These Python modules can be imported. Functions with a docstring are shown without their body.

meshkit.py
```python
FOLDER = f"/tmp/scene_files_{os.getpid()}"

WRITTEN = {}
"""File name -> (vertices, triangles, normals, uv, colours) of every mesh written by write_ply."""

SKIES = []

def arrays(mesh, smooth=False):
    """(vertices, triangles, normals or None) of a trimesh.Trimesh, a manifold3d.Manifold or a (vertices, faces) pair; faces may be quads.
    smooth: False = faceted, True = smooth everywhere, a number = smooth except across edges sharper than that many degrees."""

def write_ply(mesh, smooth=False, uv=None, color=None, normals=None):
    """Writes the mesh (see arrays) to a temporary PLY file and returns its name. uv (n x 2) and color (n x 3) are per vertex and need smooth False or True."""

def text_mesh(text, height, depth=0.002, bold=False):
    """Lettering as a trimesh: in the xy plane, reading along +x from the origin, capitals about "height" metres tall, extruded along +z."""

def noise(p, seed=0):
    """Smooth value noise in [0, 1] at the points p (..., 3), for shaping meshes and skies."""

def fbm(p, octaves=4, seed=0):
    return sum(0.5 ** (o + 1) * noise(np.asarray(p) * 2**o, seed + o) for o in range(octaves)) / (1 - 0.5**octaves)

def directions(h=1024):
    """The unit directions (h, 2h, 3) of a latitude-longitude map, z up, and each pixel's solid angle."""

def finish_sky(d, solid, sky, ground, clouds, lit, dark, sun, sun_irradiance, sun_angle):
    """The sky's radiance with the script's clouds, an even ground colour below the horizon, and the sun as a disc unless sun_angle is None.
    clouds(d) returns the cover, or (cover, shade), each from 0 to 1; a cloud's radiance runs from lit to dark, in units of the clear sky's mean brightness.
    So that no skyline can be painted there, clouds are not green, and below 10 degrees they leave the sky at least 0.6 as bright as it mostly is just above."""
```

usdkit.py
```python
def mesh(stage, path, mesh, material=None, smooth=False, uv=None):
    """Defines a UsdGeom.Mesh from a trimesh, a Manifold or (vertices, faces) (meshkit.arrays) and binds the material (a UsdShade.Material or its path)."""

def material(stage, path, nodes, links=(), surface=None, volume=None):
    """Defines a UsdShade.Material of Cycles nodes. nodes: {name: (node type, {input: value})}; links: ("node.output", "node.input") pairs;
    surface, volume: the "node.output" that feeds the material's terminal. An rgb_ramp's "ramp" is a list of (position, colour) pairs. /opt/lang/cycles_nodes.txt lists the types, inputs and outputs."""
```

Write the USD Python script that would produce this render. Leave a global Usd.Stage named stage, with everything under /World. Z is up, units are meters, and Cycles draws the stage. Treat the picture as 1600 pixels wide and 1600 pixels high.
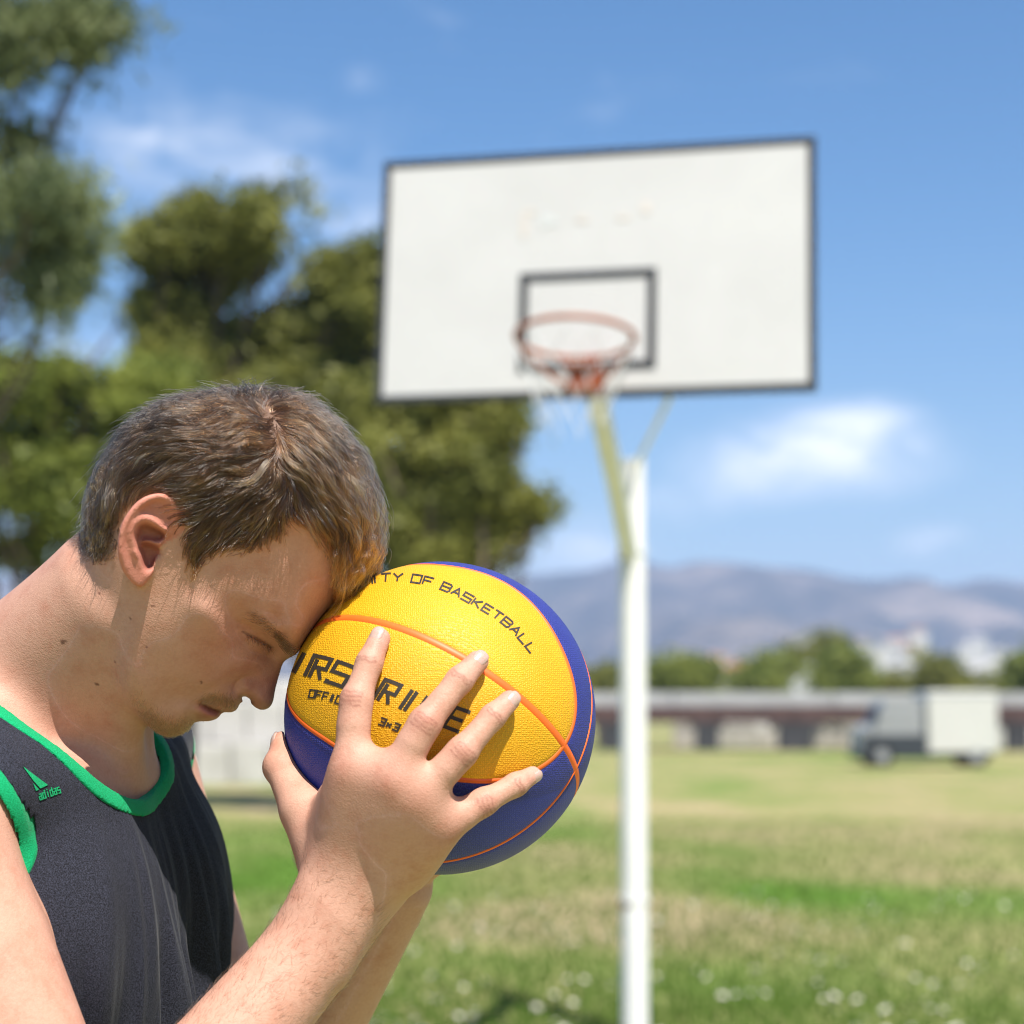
import math, random
import numpy as np, trimesh, manifold3d, shapely
from shapely.geometry import Polygon, LineString, Point
from shapely import affinity, ops
from scipy.interpolate import RBFInterpolator, CubicSpline
from scipy.ndimage import map_coordinates, gaussian_filter, distance_transform_edt
from scipy.spatial import cKDTree
from scipy.spatial.transform import Rotation as Rot
import usdkit, meshkit
from pxr import Usd, UsdGeom, UsdLux, UsdShade, Gf, Sdf, Vt

# ---------------------------------------------------------------- stage, camera, sky, sun, exposure
stage = Usd.Stage.CreateInMemory()
UsdGeom.SetStageUpAxis(stage, "Z"); UsdGeom.SetStageMetersPerUnit(stage, 1.0)
UsdGeom.Xform.Define(stage, "/World"); UsdGeom.Scope.Define(stage, "/World/Looks")
EYE = np.array([0.0, 0.0, 1.6]); FPX = 3000.0; PITCH = math.radians(6.0)
RIGHT = np.array([1.0, 0, 0]); UPV = np.array([0, -math.sin(PITCH), math.cos(PITCH)]); FWD = np.array([0, math.cos(PITCH), math.sin(PITCH)])
CAMR = np.stack([RIGHT, UPV, FWD], 1)
cam = UsdGeom.Camera.Define(stage, "/World/camera")
cam.AddTranslateOp().Set(Gf.Vec3d(*EYE)); cam.AddRotateXOp().Set(90 + math.degrees(PITCH))
cam.CreateFocalLengthAttr(50.0); cam.CreateHorizontalApertureAttr(50.0 * 1600 / FPX); cam.CreateVerticalApertureAttr(50.0 * 1600 / FPX)
cam.CreateFStopAttr(3.8); cam.CreateFocusDistanceAttr(1.39)
cam.CreateClippingRangeAttr(Gf.Vec2f(0.05, 100000)); cam.CreateExposureAttr(0.72)
SUN = np.array([0.21, -0.47, 0.86]); SUN /= np.linalg.norm(SUN)
sun = UsdLux.DistantLight.Define(stage, "/World/sun")
sun.CreateIntensityAttr(1.25); sun.CreateAngleAttr(0.53); sun.CreateNormalizeAttr(True); sun.CreateColorAttr(Gf.Vec3f(1.0, 0.95, 0.88))
_q = Rot.align_vectors([SUN], [[0, 0, 1.0]])[0].as_quat()
sun.AddOrientOp().Set(Gf.Quatf(float(_q[3]), float(_q[0]), float(_q[1]), float(_q[2])))
SKY_STRENGTH = 0.087

def pix_dir(px, py):
    d = RIGHT * (px - 800) / FPX + UPV * (800 - py) / FPX + FWD
    return d / np.linalg.norm(d)

def P(px, py, Z):
    """The world point seen at a pixel of the 1600 px photograph at camera depth Z (metres)."""
    px, py, Z = np.broadcast_arrays(np.asarray(px, float), np.asarray(py, float), np.asarray(Z, float))
    return EYE + (((px - 800) / FPX * Z)[..., None] * RIGHT + ((800 - py) / FPX * Z)[..., None] * UPV + Z[..., None] * FWD)

def P_y(px, py, y):
    d = pix_dir(px, py); return EYE + d * (y / d[1])

def sky_material():
    n = {"tc": ("texture_coordinate", {}),
         "sky": ("sky_texture", {"sky_type": "single_scattering", "sun_disc": False, "sun_elevation": math.asin(SUN[2]), "sun_rotation": math.atan2(SUN[0], SUN[1]),
                                 "altitude": 100.0, "air_density": 1.0, "aerosol_density": 0.9, "ozone_density": 1.5}),
         "wob": ("noise_texture", {"scale": 14.0, "detail": 7.0, "roughness": 0.62, "distortion": 0.4}),
         "wisp": ("noise_texture", {"scale": 5.0, "detail": 8.0, "roughness": 0.62, "distortion": 0.6}),
         "wm": ("mapping", {"scale": (1, 1, 2.2)}),
         "bg": ("background_shader", {"strength": SKY_STRENGTH})}
    L = [("tc.generated", "wm.vector"), ("wm.vector", "wob.vector"), ("wm.vector", "wisp.vector")]
    total = None
    # cloud banks: (pixel centre, half sizes in pixels, strength)
    banks = [((1290, 710), (215, 80), 0.62), ((1340, 670), (120, 55), 0.52), ((1180, 740), (160, 60), 0.30), ((330, 235), (260, 110), 0.26), ((215, 215), (75, 45), 0.24), ((480, 300), (190, 60), 0.18),
             ((1460, 850), (70, 34), 0.5), ((895, 860), (115, 60), 0.6), ((110, 520), (100, 50), 0.42), ((560, 350), (70, 40), 0.35), ((1050, 790), (110, 35), 0.3), ((565, 125), (40, 26), 0.22)]
    for i, ((cx, cy), (hx, hy), s) in enumerate(banks):
        d = pix_dir(cx, cy)
        n[f"s{i}"] = ("vector_math", {"math_type": "subtract", "vector2": tuple(d)})
        n[f"m{i}"] = ("vector_math", {"math_type": "multiply", "vector2": (FPX / hx, FPX / hx, FPX / hy)})
        n[f"l{i}"] = ("vector_math", {"math_type": "length"})
        n[f"r{i}"] = ("map_range", {"range_type": "smoothstep", "from_min": 1.25, "from_max": 0.0, "to_min": 0.0, "to_max": s, "clamp": True})
        L += [("tc.generated", f"s{i}.vector1"), (f"s{i}.vector", f"m{i}.vector1"), (f"m{i}.vector", f"l{i}.vector1"), (f"l{i}.value", f"r{i}.value")]
        if total is None: total = f"r{i}.result"
        else:
            n[f"a{i}"] = ("math", {"math_type": "add"}); L += [(total, f"a{i}.value1"), (f"r{i}.result", f"a{i}.value2")]; total = f"a{i}.value"
    n["wr"] = ("map_range", {"range_type": "smoothstep", "from_min": 0.33, "from_max": 0.68, "to_min": 0.0, "to_max": 1.45, "clamp": True})
    n["mul"] = ("math", {"math_type": "multiply", "use_clamp": True})
    n["gr"] = ("map_range", {"range_type": "smoothstep", "from_min": 0.60, "from_max": 0.85, "to_min": 0.0, "to_max": 0.25, "clamp": True})
    n["sum"] = ("math", {"math_type": "add", "use_clamp": True})
    n["mix"] = ("mix", {"mix_type": "mix", "color2": CLOUD})
    n["hsv"] = ("hsv", {"saturation": 1.38, "value": 1.0})
    L += [("wob.fac", "wr.value"), (total, "mul.value1"), ("wr.result", "mul.value2"), ("wisp.fac", "gr.value"), ("mul.value", "sum.value1"), ("gr.result", "sum.value2"),
          ("sum.value", "mix.fac"), ("sky.color", "hsv.color"), ("hsv.color", "mix.color1"), ("mix.color", "bg.color")]
    return usdkit.material(stage, "/World/Looks/sky", n, L, surface="bg.background")
CLOUD = (10.0, 10.1, 10.4)
dome = UsdLux.DomeLight.Define(stage, "/World/sky")
UsdShade.MaterialBindingAPI.Apply(dome.GetPrim()).Bind(sky_material())
dome.GetPrim().SetCustomDataByKey("kind", "structure"); dome.GetPrim().SetCustomDataByKey("label", "blue summer sky with a few soft white clouds"); dome.GetPrim().SetCustomDataByKey("category", "sky")

# ---------------------------------------------------------------- helpers
_names = {}
def numbered(path):
    k = _names.get(path, 0); _names[path] = k + 1
    return path if k == 0 else f"{path}_{k:03d}"
MATS = {}
def M(name): return MATS[name]
def put(prim, label=None, cat=None, group=None, kind=None):
    for k, v in (("label", label), ("category", cat), ("group", group), ("kind", kind)):
        if v: prim.SetCustomDataByKey(k, v)
    return prim
class Thing:
    def __init__(self, name, base, label=None, cat=None, group=None, kind=None):
        self.path = numbered("/World/" + name); self.base = np.asarray(base, float)
        x = UsdGeom.Xform.Define(stage, self.path); x.AddTranslateOp().Set(Gf.Vec3d(*map(float, self.base)))
        self.prim = put(x.GetPrim(), label, cat, group, kind)
    def part(self, name, mesh, mat, smooth=False, parent=None, label=None, kind=None, uv=None):
        path = numbered((parent or self.path) + "/" + name)
        if hasattr(mesh, "to_mesh"):
            q = mesh.to_mesh(); mesh = (np.asarray(q.vert_properties[:, :3], float), np.asarray(q.tri_verts))
        if not isinstance(mesh, (tuple, list)): mesh = (np.asarray(mesh.vertices), np.asarray(mesh.faces))
        m = usdkit.mesh(stage, path, (np.asarray(mesh[0]) - self.base, mesh[1]), M(mat) if isinstance(mat, str) else mat, smooth=smooth)
        put(m.GetPrim(), label, kind=kind)
        return path
    def curves(self, name, pts, counts, widths, mat, parent=None, label=None, kind=None):
        path = numbered((parent or self.path) + "/" + name)
        c = UsdGeom.BasisCurves.Define(stage, path)
        c.CreateTypeAttr("linear"); c.CreateCurveVertexCountsAttr(Vt.IntArray.FromNumpy(np.asarray(counts, np.int32)))
        c.CreatePointsAttr(Vt.Vec3fArray.FromNumpy((np.asarray(pts) - self.base).astype(np.float32)))
        c.CreateWidthsAttr(Vt.FloatArray.FromNumpy(np.asarray(widths, np.float32))); c.SetWidthsInterpolation("vertex")
        UsdShade.MaterialBindingAPI.Apply(c.GetPrim()).Bind(M(mat) if isinstance(mat, str) else mat)
        put(c.GetPrim(), label, kind=kind)
        return path
def single(name, mesh, mat, label, cat, group=None, kind=None, smooth=False):
    path = numbered("/World/" + name)
    if not isinstance(mesh, (tuple, list)): mesh = (np.asarray(mesh.vertices), np.asarray(mesh.faces))
    m = usdkit.mesh(stage, path, mesh, M(mat), smooth=smooth)
    return put(m.GetPrim(), label, cat, group, kind)

def box(x0, x1, y0, y1, z0, z1):
    m = trimesh.creation.box([x1 - x0, y1 - y0, z1 - z0]); m.apply_translation([(x0 + x1) / 2, (y0 + y1) / 2, (z0 + z1) / 2]); return m
def bevel_box(x0, x1, y0, y1, z0, z1, b=0.02):
    pts = [(x, y, z) for x in (x0 + b, x1 - b) for y in (y0, y1) for z in (z0 + b, z1 - b)] + [(x, y, z) for x in (x0, x1) for y in (y0 + b, y1 - b) for z in (z0 + b, z1 - b)] + [(x, y, z) for x in (x0 + b, x1 - b) for y in (y0 + b, y1 - b) for z in (z0, z1)]
    return trimesh.convex.convex_hull(np.array(pts))
def tube(pts, r, sides=12, caps=True):
    """A round tube along a polyline; r a number or one per point."""
    p = np.asarray(pts, float); n = len(p); r = np.broadcast_to(r, (n,))
    t = np.gradient(p, axis=0); t /= np.linalg.norm(t, axis=1, keepdims=True) + 1e-12
    a = np.cross(t[0], [0, 0, 1.0]); a = np.cross(t[0], [1.0, 0, 0]) if np.linalg.norm(a) < 1e-3 else a; a /= np.linalg.norm(a)
    V = []; ang = np.arange(sides) * 2 * np.pi / sides
    for i in range(n):
        a = a - t[i] * (a @ t[i]); a /= np.linalg.norm(a) + 1e-12; b = np.cross(t[i], a)
        V.append(p[i] + r[i] * (np.cos(ang)[:, None] * a + np.sin(ang)[:, None] * b))
    V = np.vstack(V); F = []
    for i in range(n - 1):
        for j in range(sides):
            k = (j + 1) % sides
            F += [(i * sides + j, i * sides + k, (i + 1) * sides + k), (i * sides + j, (i + 1) * sides + k, (i + 1) * sides + j)]
    if caps:
        V = np.vstack([V, p[0], p[-1]])
        for j in range(sides):
            k = (j + 1) % sides
            F += [(n * sides, k, j), (n * sides + 1, (n - 1) * sides + j, (n - 1) * sides + k)]
    return trimesh.Trimesh(V, np.array(F)[:, ::-1] if False else F, process=False)
def cat(ms): return trimesh.util.concatenate(ms)
def mat(name, nodes, links=(), surface="p.BSDF", volume=None):
    MATS[name] = usdkit.material(stage, "/World/Looks/" + name, nodes, links, surface=surface, volume=volume); return MATS[name]
def plain(name, color, rough=0.6, var=0.12, scale=8.0, metallic=0.0, bump=0.0, bump_scale=60.0, spec=0.5):
    """A paint or stone with a little uneven tone and fine relief."""
    c = np.array(color)
    n = {"tc": ("geometry", {}), "n": ("noise_texture", {"scale": scale, "detail": 5.0, "roughness": 0.6}),
         "r": ("rgb_ramp", {"ramp": [(0.3, tuple(c * (1 - var))), (0.7, tuple(np.minimum(c * (1 + var), 0.95)))]}),
         "p": ("principled_bsdf", {"roughness": rough, "metallic": metallic, "specular_ior_level": spec})}
    L = [("tc.position", "n.vector"), ("n.fac", "r.fac"), ("r.color", "p.base_color")]
    if bump:
        n["bn"] = ("noise_texture", {"scale": bump_scale, "detail": 3.0}); n["b"] = ("bump", {"strength": bump, "distance": 0.01})
        L += [("tc.position", "bn.vector"), ("bn.fac", "b.height"), ("b.normal", "p.normal")]
    return mat(name, n, L)
# ---------------------------------------------------------------- ground, hills, air
RNG = np.random.default_rng(7)
def ground_material():
    n = {"g": ("geometry", {}), "n1": ("noise_texture", {"scale": 0.22, "detail": 4.0, "roughness": 0.6}), "n2": ("noise_texture", {"scale": 2.6, "detail": 5.0, "roughness": 0.65}),
         "n3": ("noise_texture", {"scale": 40.0, "detail": 3.0, "roughness": 0.7}), "mp": ("mapping", {"scale": (1.5, 0.75, 1.0)}),
         "r1": ("rgb_ramp", {"ramp": [(0.26, (0.105, 0.200, 0.028)), (0.38, (0.195, 0.235, 0.072)), (0.53, (0.300, 0.275, 0.125)), (0.68, (0.400, 0.305, 0.195))]}),
         "r2": ("rgb_ramp", {"ramp": [(0.30, (0.80, 0.90, 0.75)), (0.55, (1.0, 1.0, 1.0)), (0.75, (1.22, 1.10, 1.08))]}),
         "r3": ("rgb_ramp", {"ramp": [(0.30, (0.72, 0.78, 0.70)), (0.70, (1.2, 1.15, 1.1))]}),
         "mx": ("mix", {"mix_type": "multiply", "fac": 1.0}), "mx2": ("mix", {"mix_type": "multiply", "fac": 1.0}),
         "b": ("bump", {"strength": 0.5, "distance": 0.03}), "p": ("principled_bsdf", {"roughness": 0.95, "specular_ior_level": 0.15})}
    L = [("g.position", "mp.vector"), ("mp.vector", "n1.vector"), ("g.position", "n2.vector"), ("g.position", "n3.vector"), ("n2.fac", "r2.fac"), ("n3.fac", "r3.fac"),
         ("r2.color", "mx.color2"), ("mx.color", "mx2.color1"), ("r3.color", "mx2.color2"), ("mx2.color", "p.base_color"), ("n3.fac", "b.height"), ("b.normal", "p.normal")]
    # watered patches of greener grass and worn dry earth, each where it lies on the field: (x, y, half x, half y, amount)
    spots = [((4.2, 16.6), (2.6, 2.4), -0.22), ((2.2, 17.4), (1.4, 1.6), -0.10), ((-2.5, 22.0), (2.6, 5.0), -0.17), ((0.35, 26.0), (1.5, 2.8), -0.12), ((1.4, 15.0), (1.5, 2.2), 0.26), ((0.2, 15.0), (1.2, 2.0), 0.24), ((3.0, 13.3), (2.6, 1.6), -0.05), ((0.75, 21.5), (1.6, 2.4), 0.10),
             ((3.5, 28.0), (4.5, 5.5), 0.05), ((9.0, 30.0), (8.0, 9.0), 0.02), ((-2.3, 17.5), (1.6, 3.5), -0.16), ((0.4, 30.0), (1.2, 4.0), -0.12), ((1.5, 19.6), (1.6, 1.2), -0.06), ((0.4, 11.5), (3.0, 1.5), -0.05), ((12.5, 70.0), (6.0, 8.0), -0.14), ((-4.5, 33.0), (4.0, 3.0), 0.14)]
    total = "n1.fac"
    for i, ((cx, cy), (hx, hy), s) in enumerate(spots):
        n[f"s{i}"] = ("vector_math", {"math_type": "subtract", "vector2": (cx, cy, 0)}); n[f"m{i}"] = ("vector_math", {"math_type": "multiply", "vector2": (1 / hx, 1 / hy, 0)})
        n[f"l{i}"] = ("vector_math", {"math_type": "length"}); n[f"r_{i}"] = ("map_range", {"range_type": "smoothstep", "from_min": 1.3, "from_max": 0.2, "to_min": 0.0, "to_max": s, "clamp": True}); n[f"a{i}"] = ("math", {"math_type": "add"})
        L += [("g.position", f"s{i}.vector1"), (f"s{i}.vector", f"m{i}.vector1"), (f"m{i}.vector", f"l{i}.vector1"), (f"l{i}.value", f"r_{i}.value"), (total, f"a{i}.value1"), (f"r_{i}.result", f"a{i}.value2")]
        total = f"a{i}.value"
    L += [(total, "r1.fac"), ("r1.color", "mx.color1")]
    return mat("grass_ground", n, L)
ground_material()
def ground_z(x, y):
    return 0.05 * (meshkit.fbm(np.stack([np.asarray(x) * 0.25, np.asarray(y) * 0.25, np.zeros_like(np.asarray(x, float))], -1), 3, 5) - 0.5)
def make_ground():
    ys = np.concatenate([np.linspace(-12, 4, 9), np.linspace(5, 40, 90), np.geomspace(42, 1500, 40), [2500, 5000, 9000]])
    us = np.concatenate([np.linspace(-1, 1, 121)])
    X = us[None, :] * np.maximum(12, np.abs(ys)[:, None] * 0.9 + 8); Y = np.repeat(ys[:, None], len(us), 1)
    Z = ground_z(X, Y) * (Y < 60)
    v = np.stack([X, Y, Z], -1).reshape(-1, 3); n, m = X.shape
    i, j = np.meshgrid(np.arange(n - 1), np.arange(m - 1), indexing="ij"); a = (i * m + j).ravel()
    single("ground", (v, np.stack([a, a + 1, a + m + 1, a + m], 1)), "grass_ground", "patchy green and straw-coloured grass field running back to the rail bridge", "ground", kind="structure", smooth=True)
make_ground()

mat("blade", {"oi": ("geometry", {}), "r": ("rgb_ramp", {"ramp": [(0.0, (0.10, 0.17, 0.03)), (0.30, (0.18, 0.20, 0.06)), (0.60, (0.30, 0.26, 0.12)), (1.0, (0.40, 0.33, 0.19))]}),
              "d": ("diffuse_bsdf", {}), "t": ("translucent_bsdf", {}), "mx": ("mix_closure", {"fac": 0.3})},
    [("oi.random_per_island", "r.fac"), ("r.color", "d.color"), ("r.color", "t.color"), ("d.BSDF", "mx.closure1"), ("t.BSDF", "mx.closure2")], surface="mx.closure")
plain("petal", (0.62, 0.57, 0.47), 0.8, 0.15)
def make_grass():
    n = 80000
    y = 9.4 + 20 * RNG.random(n) ** 1.8; x = RNG.normal(size=n) * (y * 0.24 + 0.8); y = y + RNG.normal(size=n) * 0.8
    z = ground_z(x, y); h = RNG.uniform(0.03, 0.075, n); a = RNG.uniform(0, 2 * np.pi, n); lean = RNG.uniform(0.0, 0.05, n); b = RNG.uniform(0, 2 * np.pi, n)
    w = 0.006 + 0.004 * RNG.random(n)
    p0 = np.stack([x - np.cos(a) * w, y - np.sin(a) * w, z - 0.005], -1); p1 = np.stack([x + np.cos(a) * w, y + np.sin(a) * w, z - 0.005], -1); p2 = np.stack([x + np.cos(b) * lean, y + np.sin(b) * lean, z + h], -1)
    v = np.stack([p0, p1, p2], 1).reshape(-1, 3)
    single("grass", (v, np.arange(3 * n).reshape(-1, 3)), "blade", "short green and dry blades of grass on the near field", "grass", kind="stuff")
    n = 420
    y = 9.5 + 7.5 * RNG.random(n) ** 1.5; x = (RNG.random(n) * 2 - 1) * (y * 0.28)
    cl = meshkit.noise(np.stack([x * 0.8, y * 0.5, 0 * x], -1), 3); keep = cl > 0.42; x, y = x[keep], y[keep]
    V, F = [], []
    for k in range(len(x)):
        r = RNG.uniform(0.012, 0.026); t = np.arange(7) * 2 * np.pi / 7; tilt = RNG.uniform(-0.5, 0.5, 2); z = ground_z(x[k], y[k]) + 0.05
        ring = np.stack([x[k] + r * np.cos(t), y[k] + r * np.sin(t), z + r * (np.cos(t) * tilt[0] + np.sin(t) * tilt[1])], -1)
        o = len(V) * 8; V.append(np.vstack([[x[k], y[k], z + 0.006], ring])); F += [(o, o + 1 + j, o + 1 + (j + 1) % 7) for j in range(7)]
    single("clover_flowers", (np.vstack(V), np.array(F)), "petal", "tiny white clover heads scattered through the near grass", "flowers", kind="stuff")
make_grass()

# mountains: a long ridge 3 to 4 km away with spurs running down from it
mat("mountain", {"g": ("geometry", {}), "n": ("noise_texture", {"scale": 0.0042, "detail": 7.0, "roughness": 0.6}), "r": ("rgb_ramp", {"ramp": [(0.32, (0.030, 0.040, 0.028)), (0.5, (0.09, 0.080, 0.060)), (0.68, (0.27, 0.215, 0.16))]}),
                 "p": ("principled_bsdf", {"roughness": 1.0, "specular_ior_level": 0.0})}, [("g.position", "n.vector"), ("n.fac", "r.fac"), ("r.color", "p.base_color")])
def make_mountains():
    prof = np.array([(300, 905), (600, 900), (830, 890), (900, 888), (1020, 882), (1100, 878), (1190, 880), (1260, 884), (1330, 896), (1400, 905), (1480, 912), (1560, 919), (1600, 917), (1900, 925), (2300, 912)], float)
    YR = 3600.0
    tops = np.array([P_y(a, b, YR) for a, b in prof]); xs = np.linspace(-3200, 3200, 260); ys = np.concatenate([np.linspace(1500, 3600, 110), np.linspace(3650, 4600, 16)])
    zt = np.interp(xs, tops[:, 0], tops[:, 2]) - 6
    X, Y = np.meshgrid(xs, ys, indexing="xy")
    t = np.clip((Y - 1500) / 2100, 0, 1)
    spur = meshkit.fbm(np.stack([X / 520, Y / 1500, 0 * X], -1), 4, 11); fine = meshkit.fbm(np.stack([X / 150, Y / 260, 0 * X], -1), 4, 12)
    H = zt[None] * np.where(Y <= 3600, t ** 1.7, 1 - ((Y - 3600) / 1400) ** 2)
    edge = np.clip(t * 1.0, 0, 1) * np.where(Y <= 3600, 1 - t ** 6, 0.2)
    H = H + (spur - 0.5) * 480 * edge + (fine - 0.5) * 200 * edge + 14 * (meshkit.fbm(np.stack([X / 60, 0 * X, 0 * X], -1), 3, 4) - 0.5)
    H = np.where(t <= 0.001, -5, H)
    v = np.stack([X, Y, H], -1).reshape(-1, 3); m = len(xs); i, j = np.meshgrid(np.arange(len(ys) - 1), np.arange(m - 1), indexing="ij"); a = (i * m + j).ravel()
    single("mountains", (v, np.stack([a, a + 1, a + m + 1, a + m], 1)), "mountain", "long hazy blue mountain ridge along the horizon", "mountains", kind="structure", smooth=True)
    return RBFInterpolator(v[::5, :2], v[::5, 2], neighbors=6)
hill_z = make_mountains()

# ---------------------------------------------------------------- basketball stand
plain("board_white", (0.52, 0.515, 0.50), 0.55, 0.04, 3.0, bump=0.05)
plain("board_black", (0.016, 0.018, 0.022), 0.6, 0.2)
plain("pole_white", (0.72, 0.72, 0.70), 0.45, 0.05, 6.0)
plain("arm_cream", (0.78, 0.78, 0.76), 0.5, 0.08, 6.0)
plain("rim_orange", (0.33, 0.075, 0.012), 0.5, 0.3, 30.0)
plain("bracket_orange", (0.27, 0.058, 0.016), 0.6, 0.35, 40.0)
plain("net_white", (0.66, 0.66, 0.66), 0.8, 0.05)
plain("rust", (0.20, 0.085, 0.04), 0.9, 0.4, 60.0)
plain("faint_print", (0.58, 0.53, 0.48), 0.6, 0.15, 30.0)
plain("faint_print_grey", (0.54, 0.56, 0.55), 0.6, 0.1, 30.0)
POST_Y = 9.6
def make_stand():
    R = Rot.from_euler("zxy", (-12.94, -4.97, 1.46), degrees=True); C = np.array([0.328, 7.663, 3.384])
    def tf(m):
        m = m.copy(); m.vertices = R.apply(m.vertices) + C; return m
    W = lambda *p: R.apply(np.array(p, float)) + C
    base = np.array([W(0.1, 0, 0)[0] + 0.22, 8.72, 0.0])
    pole_xy = P(990, 1200, POST_Y)[:2]; base[:2] = pole_xy
    T = Thing("basketball_hoop", base, "outdoor basketball hoop with white backboard, orange rim and white pole", "basketball hoop")
    T.part("backboard", tf(bevel_box(-0.87, 0.87, -0.012, 0.012, -0.495, 0.495, 0.004)), "board_white")
    fr = [bevel_box(-0.9, 0.9, -0.018, 0.020, 0.495, 0.525, 0.004), bevel_box(-0.9, 0.9, -0.018, 0.020, -0.525, -0.495, 0.004), bevel_box(-0.9, -0.87, -0.0175, 0.0195, -0.4955, 0.4955, 0.004), bevel_box(0.87, 0.9, -0.0175, 0.0195, -0.4955, 0.4955, 0.004)]
    for m in fr: T.part("edge_frame", tf(m), "board_black")
    x0, x1, z0, z1, t = -0.30, 0.265, -0.415, 0.005, 0.036
    sq = Polygon([(x0, z0), (x1, z0), (x1, z1), (x0, z1)]).difference(Polygon([(x0 + t, z0 + t), (x1 - t, z0 + t), (x1 - t, z1 - t), (x0 + t, z1 - t)]))
    m = trimesh.creation.extrude_polygon(sq, 0.003, engine="earcut"); v = m.vertices; m.vertices = np.stack([v[:, 0], -0.0165 + v[:, 2] * 1.0, v[:, 1]], 1); m.invert()
    T.part("target_square", tf(m), "board_black")
    # worn-off lettering above the square, hardly readable
    for (a, b, c, d, mt) in ((-0.30, -0.275, 0.16, 0.27, "faint_print"), (-0.29, -0.24, 0.262, 0.28, "faint_print"), (-0.215, -0.195, 0.20, 0.27, "faint_print_grey"), (-0.185, -0.15, 0.21, 0.245, "faint_print_grey"), (-0.07, -0.02, 0.215, 0.24, "faint_print"),
                         (0.10, 0.15, 0.215, 0.235, "faint_print"), (0.20, 0.235, 0.24, 0.285, "faint_print")):
        T.part("worn_print", tf(box(a, b, -0.0150, -0.0125, c, d)), mt)
    # rim, bracket, net
    zr = -0.405; cy = -0.395; rr = 0.2286
    a = np.linspace(0, 2 * np.pi, 49)
    rp = np.stack([0.012 + rr * np.cos(a), cy + rr * np.sin(a), zr + 0.07 * (-0.17 - cy - rr * np.sin(a))], 1)
    T.part("rim", tf(tube(rp, 0.0108, 10, caps=False)), "rim_orange", smooth=True)
    br = [bevel_box(-0.085, 0.045, -0.028, -0.0125, -0.515, -0.385, 0.004), bevel_box(-0.070, 0.062, -0.15, -0.0285, -0.525, -0.415, 0.004), bevel_box(-0.085, 0.045, -0.18, -0.028, -0.439, -0.428, 0.003)]
    for s in (-0.075, 0.030):
        br.append(trimesh.convex.convex_hull(np.array([(s, -0.028, -0.44), (s + 0.008, -0.028, -0.44), (s, -0.028, -0.512), (s + 0.008, -0.028, -0.512), (s, -0.17, -0.44), (s + 0.008, -0.17, -0.44)])))
    bp = T.part("rim_bracket", tf(cat(br)), "bracket_orange")
    for s in (-1, 1):
        T.part("rim_brace", tf(tube([(-0.01 + s * 0.05, -0.09, -0.515), (s * 0.13, cy + 0.16, zr - 0.075), (0.012 + s * 0.205, cy + 0.05, zr - 0.035), (0.012 + s * 0.2275, cy - 0.01, zr + 0.018)], 0.0095, 8)), "rim_orange", smooth=True)
    ns = []
    levels = [(0.0, rr), (-0.09, 0.20), (-0.17, 0.165), (-0.25, 0.14), (-0.33, 0.135)]
    for k in range(12):
        if k in (2, 3, 4): continue                      # the ragged net has lost its cords at the back
        for s in (-1, 1):
            pts = []
            for i, (dz, r) in enumerate(levels):
                ang = 2 * np.pi * (k + s * 0.5 * i) / 12 + 0.05 * np.sin(3 * k + i)
                pts.append((0.012 + r * np.cos(ang), cy + r * np.sin(ang), zr - 0.012 + dz))
            T.part("net_cord", tf(tube(np.array(pts), 0.0024, 5)), "net_white", smooth=True)
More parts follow.
